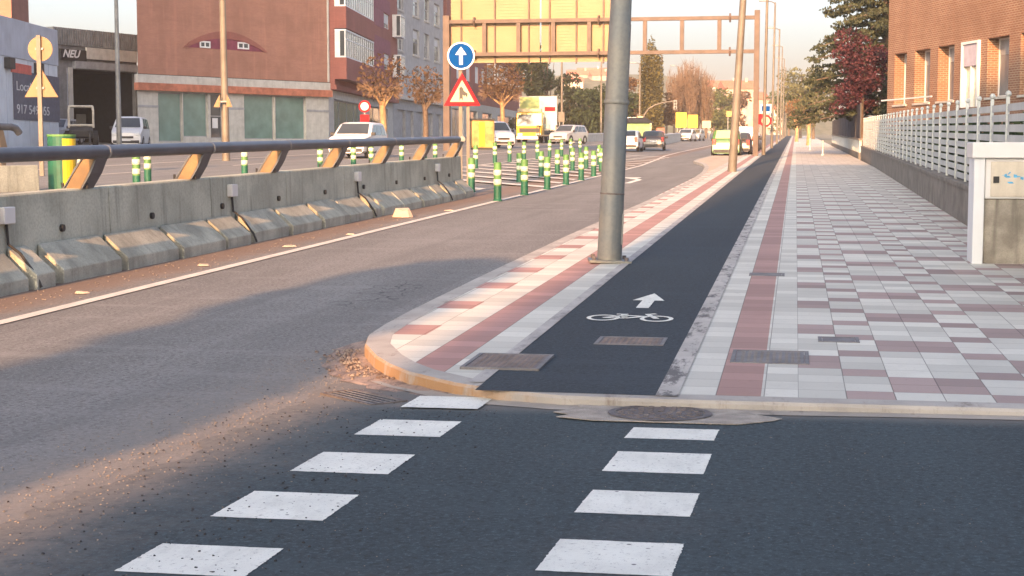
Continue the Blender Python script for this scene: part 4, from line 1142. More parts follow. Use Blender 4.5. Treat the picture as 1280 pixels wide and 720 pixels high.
# covers
m_lidg = M('grey_lid', (.17, .165, .17), .7, .2, 5., bump=.4, fine=.3)
m_lidb = M('brown_lid', (.17, .14, .13), .75, .25, 5., bump=.5, fine=.3)
def cover(name, label, u0, u1, v0, v1, zf, mat=None, off=.006, ribs=True, cat='manhole cover'):
    x, y = uv2w((u0+u1)/2, (v0+v1)/2); r = thing(name, label, cat, (x, y, zf(x, y) + off), SRZ)
    a, c = (u1-u0)/2, (v1-v0)/2; s = SL
    def bx(m, x0, x1, y0, y1, z0, z1): m.hexa([(x0, y0, z0+s*x0), (x1, y0, z0+s*x1), (x1, y1, z0+s*x1), (x0, y1, z0+s*x0), (x0, y0, z1+s*x0), (x1, y0, z1+s*x1), (x1, y1, z1+s*x1), (x0, y1, z1+s*x0)])
    m = MB(); w = .03
    bx(m, -a, a, -c, -c+w, -.03, .003); bx(m, -a, a, c-w, c, -.03, .003); bx(m, -a, -a+w, -c+w, c-w, -.03, .003); bx(m, a-w, a, -c+w, c-w, -.03, .003)
    m.build('frame', m_lidg, r)
    m = MB(); bx(m, -a+w+.004, a-w-.004, -c+w+.004, c-w-.004, -.03, .0)
    if ribs:
        x0 = -a + w + .03
        while x0 < a - w - .04:
            y0 = -c + w + .03
            while y0 < c - w - .04: bx(m, x0, x0 + .022, y0, y0 + .022, .0, .003); y0 += .045
            x0 += .045
    m.build('lid', mat or m_iron, r); return r
cover('manhole_cover', 'tilted brown rectangular cover at the pavement corner left of the bicycle lane', 10.55, 11.25, -2.28, -1.72, Zb, m_lidb, .016)
cover('manhole_cover', 'rectangular worn cover sunk in the bicycle lane below the bicycle marking', 11.95, 12.4, -1.52, -.98, Zb, m_lidb, .006)
cover('manhole_cover', 'large dark ribbed cover across the rose strip of the right pavement', 11.2, 11.85, -.44, .12, Zb, m_lidg, .003)
cover('manhole_cover', 'small grey cover among the chequered tiles', 12.42, 12.72, .2, .52, Zb, m_lidg, .003, False)
cover('manhole_cover', 'thin dark cover on the rose strip farther along the pavement', 17.9, 18.25, -.5, -.1, Zb, m_lidg, .003, False)
x, y = uv2w(9.32, -.78); r = thing('manhole_cover', 'round manhole cover in a broken concrete patch in front of the lowered kerb', 'manhole cover', (x, y, zroad(x, y) + .011), SRZ)
m = MB(); rg = random.Random(5)
pl = [((.44 + rg.uniform(-.05, .1)) * math.cos(a), (.6 + rg.uniform(-.08, .14)) * math.sin(a)) for a in [2*math.pi*i/26 for i in range(26)]]
pl = [(max(min(a, .3), -.34), c) for a, c in pl]
m.slab([(a, c, -.0205 * a) for a, c in pl], (0, 0, .004)); m.build('concrete_patch', m_kerbp if False else M('patch_concrete', (.36, .33, .29), .9, .25, 6., bump=.5, fine=.6), r)
def tz(x): return -.0205 * x
m = MB()
n = 36
def ann(r0, r1, z):
    for k in range(n):
        a, c = 2*math.pi*k/n, 2*math.pi*(k+1)/n
        q = [(r0*math.cos(a), r0*math.sin(a)), (r1*math.cos(a), r1*math.sin(a)), (r1*math.cos(c), r1*math.sin(c)), (r0*math.cos(c), r0*math.sin(c))]
        m.poly([(p_[0], p_[1], tz(p_[0]) + z) for p_ in q])
ann(.27, .315, .009); m.build('frame', m_iron, r, recalc=False)
m = MB(); m.slab([(.262*math.cos(2*math.pi*k/n), .262*math.sin(2*math.pi*k/n), tz(.262*math.cos(2*math.pi*k/n)) + .004) for k in range(n)], (0, 0, .003))
for rr in (.06, .12, .18, .235):
    kk = int(rr * 90)
    for k in range(kk):
        a = 2*math.pi*k/kk; c_ = (rr*math.cos(a), rr*math.sin(a)); m.box(c_[0]-.016, c_[0]+.016, c_[1]-.016, c_[1]+.016, tz(c_[0])+.006, tz(c_[0])+.0125)
m.build('lid', m_iron, r)
ga, gb = G(416, 492), G(494, 508); gd_ = gb - ga
r = thing('drain_grate', 'long barred drain grate at the foot of the rounded kerb corner', 'drain grate', ((ga.x+gb.x)/2, (ga.y+gb.y)/2, max(ga.z, gb.z) + .008), math.atan2(gd_.y, gd_.x))
m = MB(); m.box(-.31, .31, -.14, -.12, -.05, .004); m.box(-.31, .31, .12, .14, -.05, .004); m.box(-.31, -.29, -.12, .12, -.05, .004); m.box(.29, .31, -.12, .12, -.05, .004); m.build('frame', m_iron, r)
m = MB(); m.box(-.29, .29, -.12, .12, -.05, -.004); m.build('pit', m_black, r)
m = MB()
for k in range(5): m.box(-.29, .29, -.1 + k * .05, -.088 + k * .05, -.003, .002)
m.build('bars', m_lidg, r)

# ------------------------------------------------------------------ vehicles
m_tyre = M('tyre_rubber', (.02, .02, .022), .85, .2); m_rim = M('wheel_rim', (.4, .41, .42), .4, .1, metal=.6)
m_trim = M('black_trim', (.03, .03, .033), .6, .2); m_lampg = M('headlamp_glass', (.7, .72, .74), .2, .1); m_tail = M('tail_lamp_red', (.45, .02, .02), .3, .1)
def paint(n, c): return M(n, c, .3, .05, 1., spec=.6)
m_cw = paint('white_car_paint', (.62, .63, .65)); m_cs = paint('silver_car_paint', (.38, .4, .43)); m_cd = paint('dark_grey_car_paint', (.07, .06, .065))
m_cg = paint('green_car_paint', (.06, .15, .04)); m_cc = paint('cream_car_paint', (.4, .38, .25)); m_cy = paint('yellow_truck_paint', (.5, .31, .02))
PROF = {
 'suv': dict(L=4.5, W=1.85, p=[(2.25, .5), (2.2, .8), (2.0, .98), (1.2, 1.08), (.45, 1.62), (.1, 1.68), (-1.7, 1.66), (-2.1, 1.2), (-2.2, .95), (-2.25, .5)], ws=(1.2, .45), rw=(-1.7, -2.1), roof=(.35, -1.6), r=.35),
 'hatch': dict(L=4.1, W=1.76, p=[(2.05, .45), (2.0, .7), (1.8, .82), (1.05, .95), (.3, 1.42), (-.2, 1.48), (-1.4, 1.42), (-1.85, 1.02), (-1.98, .85), (-2.05, .45)], ws=(1.05, .3), rw=(-1.4, -1.85), roof=(.2, -1.3), r=.31),
 'van': dict(L=4.4, W=1.82, p=[(2.2, .45), (2.15, .85), (1.95, 1.0), (1.45, 1.15), (.75, 1.78), (.45, 1.85), (-2.0, 1.83), (-2.14, 1.1), (-2.18, .9), (-2.2, .45)], ws=(1.45, .75), rw=(-2.0, -2.14), roof=(.6, -1.9), r=.31),
 'mpv': dict(L=4.2, W=1.78, p=[(2.1, .45), (2.05, .75), (1.85, .92), (1.3, 1.05), (.5, 1.6), (.1, 1.66), (-1.6, 1.62), (-1.98, 1.05), (-2.05, .85), (-2.1, .45)], ws=(1.3, .5), rw=(-1.6, -1.98), roof=(.4, -1.5), r=.31),
 'bigvan': dict(L=5.2, W=2.0, p=[(2.6, .5), (2.55, .95), (2.35, 1.15), (1.9, 1.3), (1.3, 2.1), (1.0, 2.2), (-2.45, 2.2), (-2.55, 1.3), (-2.58, 1.0), (-2.6, .5)], ws=(1.9, 1.3), rw=(-2.45, -2.55), roof=(1.15, -2.3), r=.34),
}
def vehicle(name, label, cat, px, Y, head, style, body_mat, sides=3, at=None, rear_mat=None, group=None, parked='vehicles on the road'):
    P = PROF[style]; Lh, Wd, prof = P['L']/2, P['W']/2, P['p']
    p = at if at is not None else XG(px, Y)
    t = thing(name, label, cat, p, R(head), group)      # local x is the front
    def zt(x):
        for (x0, z0), (x1, z1) in zip(prof, prof[1:]):
            if x1 <= x <= x0: return z0 + (z1 - z0) * ((x0 - x) / (x0 - x1) if x0 != x1 else 0)
        return prof[-1][1]
    zbelt = prof[3][1] - .06
    def half(x, z):
        w = Wd * (1 - .10 * abs(x / Lh) ** 5)
        if z > zbelt: w -= (z - zbelt) * .24
        return w
    xs = []
    for (x0, _), (x1, _) in zip(prof, prof[1:]):
        xs += [x0 + (x1 - x0) * k / 3 for k in range(3)]
    xs.append(prof[-1][0])
    m = MB(); rings = []
    for x in xs:
        z = zt(x); zb = min(zbelt, z - .08); e = .03
        pts = [(0, .22), (half(x, .3) * .86, .22), (half(x, .3) - .02, .3), (half(x, .6), min(.62, zb - .02)), (half(x, zb) - .005, zb), (half(x, z - .07), z - .07), (half(x, z) - .09, z - .005), (half(x, z) * .5, z + .012), (0, z + .015)]
        full = [(y, q) for y, q in pts] + [(-y, q) for y, q in pts[::-1][1:-1]]
        rings.append(m.add([(x, y, q) for y, q in full]))
    nn = 16
    for A, B in zip(rings, rings[1:]):
        for k in range(nn): m.f.append((A + k, A + (k+1) % nn, B + (k+1) % nn, B + k)); m.m.append(0)
    m.f.append(tuple(rings[0] + k for k in range(nn))); m.m.append(0)
    m.f.append(tuple(rings[-1] + k for k in range(nn))); m.m.append(0)
    bd = m.build('body', body_mat, t, smooth=True)
    def strip(name, x0, x1, fr, mat, off=.014):
        m = MB()
        n = 5; nv = 7; b0 = None
        xx = [x0 + (x1 - x0) * i / n for i in range(n + 1)]
        for i in range(n + 1):
            x = xx[i]; z = zt(x); w = (half(x, z) - .09) * fr
            sgn = 1 if x0 > 0 else -1
            m.add([(x + sgn * off * .8, w * (2 * j / (nv - 1) - 1), z + .012 + off * .8) for j in range(nv)])
        for i in range(n):
            for j in range(nv - 1):
                a = i * nv + j; m.f.append((a, a + 1, a + nv + 1, a + nv)); m.m.append(0)
        return m.build(name, mat, t, smooth=True)
    a, c = P['ws']; strip('windscreen', a - (a - c) * .06, c + (a - c) * .06, .94, m_glass)
    a, c = P['rw']; strip('rear_window', a - (a - c) * .05, c + (a - c) * .1, .9, m_glass if not rear_mat else rear_mat)
    r0, r1 = P['roof']; seg = sides
    r1e = P['rw'][1] + .35
    lo0, lo1 = P['ws'][0] - .18, P['rw'][1] + .28
    for s_ in (1, -1):
        for i in range(seg):
            f0, f1 = i / seg, (i + 1) / seg - .03
            m = MB(); q = []
            for (fx, top) in ((f0, 0), (f1, 0), (f1, 1), (f0, 1)):
                xb = lo0 + (lo1 - lo0) * fx; xt = r0 - .1 + (r1 + .1 - r0) * fx
                x = xt if top else xb
                z = (zt(x) - .12) if top else zbelt + .05
                z = min(z, zt(x) - .1)
                q.append((x, s_ * (half(x, z) + .008), z))
            m.poly(q); m.build('side_window', m_glass, t, recalc=False)
        m = MB(); m.box(P['ws'][0] - .25, P['ws'][0] - .1, s_ * (Wd - .02) if s_ > 0 else s_ * (Wd + .17), s_ * (Wd + .17) if s_ > 0 else s_ * (Wd - .02), zbelt + .02, zbelt + .18); m.build('mirror', m_trim, t, bevel=.03)
        zf = zt(Lh - .06) - .12
        m = MB(); m.box(Lh - .22, Lh + .012, min(s_ * .5, s_ * (Wd - .12)), max(s_ * .5, s_ * (Wd - .12)), zf - .02, zf + .13); m.build('headlight', m_lampg, t, bevel=.02)
        zr = zbelt - .02
        m = MB(); m.box(-Lh - .012, -Lh + .3, min(s_ * (Wd - .30), s_ * (Wd - .09)), max(s_ * (Wd - .30), s_ * (Wd - .09)), zr - .22, zr + .12); m.build('tail_light', m_tail, t, bevel=.02)
        for x in (Lh * .64, -Lh * .62):
            yo = s_ * (Wd + .012); r_ = P['r']
            m = MB(); m.lathe([(r_ * .6, yo - s_ * .22), (r_, yo - s_ * .2), (r_, yo - s_ * .03), (r_ * .9, yo), (r_ * .62, yo)], 20, (x, 0, r_), 'y'); wh = m.build('wheel', m_tyre, t, smooth=True)
            m = MB(); m.lathe([(r_ * .6, yo - s_ * .02), (r_ * .6, yo + s_ * .003), (r_ * .2, yo + s_ * .012)], 14, (x, 0, r_), 'y'); m.build('rim', m_rim, wh)
            m = MB(); ya = s_ * (Wd - .004); yb2 = s_ * (Wd + .004)
            m.slab([(x + (r_ + .07) * math.cos(R(k * 15)), ya, r_ + (r_ + .07) * math.sin(R(k * 15))) for k in range(-2, 15)], (0, yb2 - ya, 0)); m.build('wheel_arch', m_trim, wh)
    m = MB(); m.box(Lh - .12, Lh + .02, -Wd * .84, Wd * .84, .26, .44); m.build('front_bumper', m_trim, t, bevel=.03)
    m = MB(); m.box(-Lh - .02, -Lh + .12, -Wd * .84, Wd * .84, .26, .46); m.build('rear_bumper', m_trim, t, bevel=.03)
    m = MB(); m.box(Lh - .08, Lh + .016, -.42, .42, .55, .68); m.build('grille', m_trim, t)
    m = MB(); m.box(Lh, Lh + .027, -.26, .26, .4, .51); m.build('number_plate', m_white, t)
    m = MB(); m.box(-Lh - .027, -Lh, -.26, .26, .62, .73); m.build('number_plate', m_white, t)
    return t
RD = 90 - 10.26                                      # heading of traffic going away
vehicle('parked_suv', 'white four wheel drive car seen through its windows above the barrier rail', 'car', 449, 75, -100, 'suv', m_cw)
vehicle('white_van', 'small white van parked facing the camera before the workshop doorway', 'van', 165, 94, -84, 'van', m_cw)
vehicle('white_van', 'white van with a dark side window, parked beside the yellow cabinet', 'van', 617, 112, -70, 'van', m_cw)
vehicle('silver_car', 'silver car at the foot of the box lamp post', 'car', 711, 140, -118, 'suv', m_cs)
vehicle('pickup', 'pale car half hidden behind the left sign pole, in front of the workshop', 'car', 76, 103, -96, 'suv', m_cs)
vehicle('white_car', 'white car partly hidden by the thick grey lamp post', 'car', 786, 112, RD, 'hatch', m_cw)
vehicle('dark_car', 'dark car driving away just right of the thick grey lamp post', 'car', 817, 120, RD + 4, 'hatch', m_cd)
vehicle('oncoming_car', 'white car coming towards us below the yellow panels', 'car', 858, 190, RD + 172, 'hatch', m_cw)
vehicle('oncoming_car', 'pale car just behind the white one below the yellow panels', 'car', 869, 200, RD + 172, 'hatch', m_cs)
def bay(u, v):
    x, y = uv2w(u, v); return (x, y, zroad(x, y))
def parked(label, name, u, v, st, mt, rm=None): return vehicle(name, label, 'car', 0, 0, RD, st, mt, at=bay(u, v), rear_mat=rm)
parked('green and cream people carrier parked at the end of the pale pavement bulb', 'green_car', 97.5, -4.15, 'mpv', m_cg, m_cc)
parked('dark green car parked in front of the green and cream people carrier', 'parked_car', 104, -3.7, 'hatch', m_cd)
parked('white car second in the row ahead of the green people carrier', 'parked_car', 110, -3.55, 'van', m_cw)
parked('dark car third in the row ahead of the green people carrier', 'parked_car', 116.5, -3.5, 'hatch', m_cd)
parked('silver car farthest in the row ahead of the green people carrier', 'parked_car', 123, -3.5, 'hatch', m_cs)

# yellow truck with a billboard on its back
p = XG(665, 146)
tr = thing('yellow_truck', 'yellow fronted lorry carrying a tall colourful billboard', 'lorry', p, R(-97))
m = MB(); m.slab([(2.4, -1.2, .5), (2.45, -1.2, 1.5), (2.2, -1.2, 2.75), (.4, -1.2, 2.8), (.4, -1.2, .5)], (0, 2.4, 0)); cb_ = m.build('cab', m_cy, tr, bevel=.06)
m = MB(); m.slab([(2.43, -1.08, 1.6), (2.43, 1.08, 1.6), (2.24, 1.02, 2.55), (2.24, -1.02, 2.55)], (.04, 0, 0)); m.build('windscreen', m_glass, cb_)
for s_ in (1, -1):
    m = MB(); m.slab([(2.0, s_ * 1.21, 1.6), (.8, s_ * 1.21, 1.6), (.8, s_ * 1.21, 2.5), (1.85, s_ * 1.21, 2.5)], (0, s_ * .015, 0)); m.build('side_window', m_glass, cb_)
    m = MB(); m.box(2.2, 2.35, s_ * 1.42 - .1, s_ * 1.42 + .1, 1.7, 2.3); m.build('mirror', m_trim, cb_)
    m = MB(); m.box(2.42, 2.5, s_ * .85 - .22, s_ * .85 + .22, .62, .84); m.build('headlight', m_lampg, cb_)
    for x in (1.5, -2.6, -3.8):
        m = MB(); m.lathe([(.3, s_ * .9), (.48, s_ * .92), (.48, s_ * 1.18), (.28, s_ * 1.2)], 18, (x, 0, .48), 'y'); wh = m.build('wheel', m_tyre, tr, smooth=True)
        m = MB(); m.lathe([(.28, s_ * 1.19), (.25, s_ * 1.215)], 12, (x, 0, .48), 'y'); m.build('rim', m_rim, wh)
m = MB(); m.box(2.41, 2.52, -1.15, 1.15, .3, .58); m.build('bumper', m_white, cb_)
m = MB(); m.box(2.44, 2.475, -.9, .9, .95, 1.3); m.build('grille', m_trim, cb_)
m = MB(); m.box(1.2, 2.2, -1.1, 1.1, 2.82, 3.1); m.build('roof_rail', m_cream, cb_)
m = MB(); m.box(-5.5, .35, -1.15, 1.15, .7, 1.1); m.build('flatbed', m_trim, tr)
m = MB(); m.box(-.1, .2, -1.2, 2.35, 1.15, 4.3); bb = m.build('billboard', m_stone, tr)
m_b1 = M('poster_green_field', (.35, .42, .16), .6, .4, .8); m_b2 = M('poster_pale_sky', (.42, .52, .5), .6, .3, .8)
m = MB(); m.box(.2, .22, -1.1, .7, 2.4, 4.2); m.build('poster', m_b1, bb)
m = MB(); m.box(.2, .224, .705, 2.25, 1.3, 4.2); m.build('poster', m_b2, bb)
m = MB(); m.box(.2, .24, 1.2, 2.2, 2.9, 3.3); m.build('poster_band', m_red, bb)
m = MB(); m.box(.2, .25, -.9, .6, 2.45, 2.8); m.build('poster_band', m_cream, bb)
# flat trailer beside it
p = XG(687, 143)
tl = thing('flat_trailer', 'dark empty trailer between the yellow lorry and the silver car', 'trailer', p, R(-100))
m = MB(); m.box(-2, 2, -.9, .9, .62, .75); m.build('deck', m_trim, tl)
m = MB()
for x in (-1.95, -.7, .6, 1.9): m.box(x - .05, x + .05, -.9, -.82, .755, 1.5); m.box(x - .05, x + .05, .82, .9, .755, 1.5)
m.box(-2, 2, -.89, -.83, 1.5, 1.6); m.box(-2, 2, .83, .89, 1.5, 1.6); m.build('side_rail', m_trim, tl)
for s_ in (1, -1):
    for x in (-.5, .5):
        m = MB(); m.lathe([(.2, s_ * .75), (.34, s_ * .77), (.34, s_ * .95), (.18, s_ * .96)], 16, (x, 0, .34), 'y'); m.build('wheel', m_tyre, tl)
# loader with a cream cab in the workshop yard
p = XG(103, 96)
ld = thing('yard_loader', 'dark yard loader with a rounded cream cab frame, at the workshop door', 'loader', p, R(-75))
m = MB(); m.slab([(1.3, -.7, .55), (1.35, -.7, 1.0), (.3, -.7, 1.2), (-1.3, -.7, 1.25), (-1.4, -.7, .5)], (0, 1.4, 0)); m.build('body', m_trim, ld, bevel=.05)
m = MB()
for y in (-.72, .72):
    m.tube([(.35, y, 1.15), (.3, y, 2.2), (.1, y * .95, 2.45), (-.9, y * .95, 2.45), (-1.1, y, 2.2), (-1.15, y, 1.2)], .07, 8)
for x, z in ((.12, 2.45), (-.9, 2.45), (.34, 1.3)): m.tube([(x, -.7, z), (x, .7, z)], .07, 8)
m.box(-.9, .12, -.68, .68, 2.44, 2.52); m.build('cab_frame', M('cream_cab_paint', (.6, .54, .44), .5, .2), ld)
m = MB(); m.box(-1.0, -.4, -.3, .3, 1.2, 1.4); m.box(-1.05, -.9, -.3, .3, 1.4, 2.0); m.build('seat', m_black, ld)
for s_ in (1, -1):
    for x, r_ in ((.95, .42), (-.9, .5)):
        m = MB(); m.lathe([(r_ * .6, s_ * .66), (r_, s_ * .68), (r_, s_ * .98), (r_ * .55, s_ * 1.0)], 18, (x, 0, r_), 'y'); wh = m.build('wheel', m_tyre, ld, smooth=True)
        m = MB(); m.lathe([(r_ * .5, s_ * .99), (r_ * .4, s_ * 1.01)], 12, (x, 0, r_), 'y'); m.build('rim', m_rim, wh)
    m = MB(); m.tube([(1.0, s_ * .5, .9), (1.7, s_ * .5, .8), (2.0, s_ * .5, .2), (2.9, s_ * .5, .12)], .06, 6); m.build('fork', m_trim, ld)
# yellow cabinet beside the van
p = XG(603, 103)
yc = thing('kiosk_cabinet', 'brassy yellow and brown cabinet standing left of the white van', 'cabinet', p, R(12))
m = MB(); m.box(-.75, .75, -.4, .4, .1, 1.9); m.build('body', M('brass_brown', (.4, .27, .09), .45, .4, 2.), yc, bevel=.08)
m = MB(); m.box(-.3, .1, -.43, -.401, .2, 1.8); m.build('yellow_panel', m_yel, yc)
m = MB(); m.box(-.8, .8, -.45, .45, 1.903, 2.02); m.build('lid', m_trim, yc, bevel=.03)
m = MB(); m.box(-.7, .7, -.36, .36, -.1, .098); m.build('plinth', m_trim, yc)

# yellow panels, hoardings, traffic light, lamp box
def panel(label, px0, px1, py0, py1, Y, mat, name='hoarding', legs=True, group=None):
    p = XG((px0 + px1) / 2, Y); a = W(px0, py0, Y); c = W(px1, py1, Y)
    t = thing(name, label, 'sign board', p, 0, group); hw = (c.x - a.x) / 2; z1, z0 = a.z - p.z, c.z - p.z
    m = MB(); m.box(-hw, hw, -.04, .04, z0, z1); pn = m.build('panel', mat, t, bevel=.02)
    for s_ in (-.6, .6):
        m = MB(); m.box(s_ * hw - .05, s_ * hw + .05, .043, .12, -.1, z1 - .1); m.build('post', m_galv, t)
    return t
panel('left of two bright yellow panels in front of the bare poplars', 844, 857.5, 140.5, 159.5, 200, m_yel)
panel('right of two bright yellow panels in front of the bare poplars', 859, 871.5, 143.5, 160, 200, m_yel)
panel('cream board beyond the yellow panels, right side', 877, 888, 151, 160, 230, m_cream)
panel('white board at left beyond the thick lamp post', 784, 795, 146.5, 156, 160, m_white)
panel('cream board beside the white one beyond the thick lamp post', 796, 804, 145, 155, 160, m_cream)
panel('orange board above the roofs of the parked cars', 907, 918, 139, 146, 170, M('orange_board', (.7, .3, .1), .6, .1))
panel('pinkish sign board over the dark car', 820, 830, 160, 168, 150, m_posr)
panel('cream sign board above the dark car at the traffic light', 806, 814, 153, 167, 155, m_cream)
panel('small tan sign box beside the pale lamp post in front of the conifers', 697.5, 705.5, 140, 152.5, 164, m_pole_tan)
p = XG(803, 150)
tf = thing('traffic_light', 'overhead traffic light on a long curved arm in front of the cypress', 'traffic light', p)
zf = lambda py: W(803, py, 150).z - p.z
k2 = 150 / F
arc_p = [(0, 0, -.1), (0, 0, zf(150)), (.15, 0, zf(143)), (.55, 0, zf(136)), (1.2, 0, zf(131)), (2.0, 0, zf(128)), (39 * k2, 0, zf(126.5))]
m = MB(); m.tube(arc_p, [.1, .09, .085, .08, .075, .07, .06], 10); m.build('pole', m_pole_tan, tf, smooth=True)
m = MB(); m.box(40 * k2 - .17, 40 * k2 + .17, -.16, .14, zf(137), zf(125)); hd = m.build('lamp_housing', m_galv, tf, bevel=.03)
for i in range(3):
    m = MB(); m.lathe([(.11, -.17), (.1, -.16)], 12, (40 * k2, 0, zf(135.2) + i * .27), 'y'); m.build('lens', m_black, hd)
p = XG(796, 148)
ks = thing('kiosk', 'small green kiosk with a dark roof behind the white car', 'kiosk', p)
m = MB(); m.box(-1.1, 1.1, -1, 1, -.1, 2.0); m.build('body', M('kiosk_green', (.2, .32, .14), .6, .2), ks)
m = MB(); m.slab([(-1.4, -1.3, 2.003), (1.4, -1.3, 2.003), (.8, -.6, 2.5), (-.8, -.6, 2.5)], (0, 2.0, 0)); m.build('roof', m_dark, ks)

# ------------------------------------------------------------------ trees
def leaves(m, blobs, n, s, rg, flat=1., shell=.55):
    tot = sum(b_[3] * b_[4] * b_[5] for b_ in blobs)
    for (cx, cy, cz, rx, ry, rz) in blobs:
        k = int(n * rx * ry * rz / tot) + 1
        for i in range(k):
            while True:
                d = Vector((rg.uniform(-1, 1), rg.uniform(-1, 1), rg.uniform(-1, 1)))
                l = d.length
                if l <= 1 and (l > shell or rg.random() < .35): break
            c = Vector((cx + d.x * rx, cy + d.y * ry, cz + d.z * rz))
            a = Vector((rg.gauss(0, 1), rg.gauss(0, 1), rg.gauss(0, flat))).normalized(); b_ = a.orthogonal().normalized()
            q = rg.uniform(0, 6.28); b2 = (b_ * math.cos(q) + a.cross(b_) * math.sin(q)) ; c2 = a.cross(b2)
            w = s * rg.uniform(.6, 1.3); h = w * rg.uniform(.5, .9)
            m.poly([c - b2 * w, c - c2 * h * .7, c + b2 * w, c + c2 * h])
def branch(m, p, d, L, r, depth, rg, spread=.5, n=3, up=.15, sides=5, seg=3):
    pts = [p]; q = p
    for i in range(seg):
        d = (d + Vector((rg.gauss(0, .12), rg.gauss(0, .12), rg.gauss(0, .08) + up * .3))).normalized(); q = q + d * (L / seg); pts.append(q)
    m.tube(pts, [r * (1 - .6 * i / seg) for i in range(seg + 1)], sides, caps=False)
    tips = [q]
    if depth > 0:
        for k in range(n):
            f = rg.uniform(.35, 1); bp = pts[min(seg, int(f * seg))]
            nd = (d + Vector((rg.gauss(0, spread), rg.gauss(0, spread), rg.gauss(0, spread) + up))).normalized()
            tips += branch(m, bp, nd, L * rg.uniform(.55, .75), r * .5, depth - 1, rg, spread, n, up, max(3, sides - 1), 2)
    return tips
m_lf_dark = M_leaf('conifer_needles', (.035, .05, .022)); m_lf_mid = M_leaf('hedge_leaves', (.05, .075, .03)); m_lf_cy = M_leaf('cypress_sprays', (.13, .11, .03), .45)
m_lf_olive = M_leaf('olive_leaves', (.14, .15, .05)); m_lf_plum = M_leaf('plum_leaves', (.1, .028, .036), .5); m_lf_ced = M_leaf('cedar_needles', (.07, .08, .04), .5)
m_lf_dry = M_leaf('dry_brown_leaves', (.15, .085, .04), .4); m_lf_yel = M_leaf('yellow_green_leaves', (.17, .165, .07), .4); m_lf_org = M_leaf('orange_leaves', (.3, .15, .06), .35)
m_twig = M('bare_twigs', (.19, .125, .08), .9, .3, 2.)
def tree(name, label, px, Y, h, trunk_h, blobs, n, s, lf, seed, r=.2, tm=None, group=None, cat='tree', limbs=6, base=None, flat=1., rr=None):
    p = base or XG(px, Y); rg = random.Random(seed)
    t = thing(name, label, cat, p, 0, group)
    m = MB(); m.tube([(0, 0, -.3), (rg.uniform(-.1, .1), 0, trunk_h * .5), (0, rg.uniform(-.1, .1), trunk_h), (0, 0, h * .85)], [r * 1.25, r, r * .85, r * .2], 8)
    for i in range(limbs):
        b_ = blobs[i % len(blobs)]
        z0 = rg.uniform(trunk_h * .7, h * .65)
        m.tube([(0, 0, z0), (b_[0] * .5, b_[1] * .5, (z0 + b_[2]) / 2 + .2), (b_[0], b_[1], b_[2])], [r * .5, r * .3, r * .1], 5)
    m.build('trunk', tm or m_trunk, t, smooth=True)
    m = MB(); leaves(m, blobs, n, s, rg, flat); m.build('crown', lf, t, recalc=False)
    return t
def rblobs(seed, n, R_, z0, z1, br, taper=0.):
    rg = random.Random(seed); out = []
    for i in range(n):
        f = rg.random(); z = z0 + (z1 - z0) * f; rad = R_ * (1 - taper * f) * math.sqrt(rg.random()); a = rg.uniform(0, 6.28)
        b_ = br * rg.uniform(.65, 1.25) * (1 - taper * f * .6); out.append((rad * math.cos(a), rad * math.sin(a), z, b_, b_, b_ * rg.uniform(.6, .95)))
    return out
# conifers and hedge beyond the crossroads
tree('conifer', 'dark tall conifer above the yellow lorry, left of its group', 664, 205, 13, 2, rblobs(1, 22, 1.9, 1.5, 12, 1.3, .5), 3600, .24, m_lf_dark, 1, .25)
tree('conifer', 'dark conifer with a light olive top beside the pale box lamp post', 684, 215, 12.2, 2, rblobs(2, 22, 1.9, 1.5, 11.3, 1.3, .45), 3600, .24, m_lf_mid, 2, .25)
tree('conifer', 'lower dark conifer just right of the pale box lamp post', 712, 210, 9, 1.5, rblobs(3, 20, 1.8, 1, 8, 1.3, .4), 3200, .24, m_lf_dark, 3, .22)
for i, (px, Y, h, lab) in enumerate(((727, 205, 7.0, 'rounded dark green bush left of the hedge lamp post'), (744, 207, 7.4, 'rounded dark green bush behind the hedge lamp post'), (762, 204, 7.2, 'rounded dark green bush behind the thick grey lamp post'), (779, 208, 7.0, 'rounded green bush just right of the thick grey lamp post'))):
    tree('large_bush', lab, px, Y, h, 1, rblobs(20 + i, 16, 1.8, .6, h - 1.2, 1.25), 3000, .22, m_lf_mid, 20 + i, .18, cat='bush', group='bushes of the dark hedge')
tree('cypress', 'tall narrow sunlit cypress behind the gantry', 813, 205, 13.6, 1, [(0, 0, z, 1.7 if z < 8 else 1.7 - .06 * (z - 8), 1.6, .9) for z in frange(.8, 10.6, .5)] + [(0, 0, z, max(.15, 1.0 - .36 * (z - 11)), max(.15, 1.0 - .36 * (z - 11)), .5) for z in frange(11, 13.3, .3)], 8000, .17, m_lf_cy, 5, .25)
tree('autumn_tree', 'small orange brown tree between the thick lamp post and the cypress', 789, 225, 8.6, 2, rblobs(7, 14, 1.5, 2, 8, 1.1), 1800, .2, m_lf_dry, 7, .15)
tree('shrub_tree', 'reddish brown low tree between the cypress and the poplars', 833, 215, 7.2, 2, rblobs(8, 12, 1.0, 1.2, 6.5, .9), 1300, .18, m_lf_dry, 8, .15)
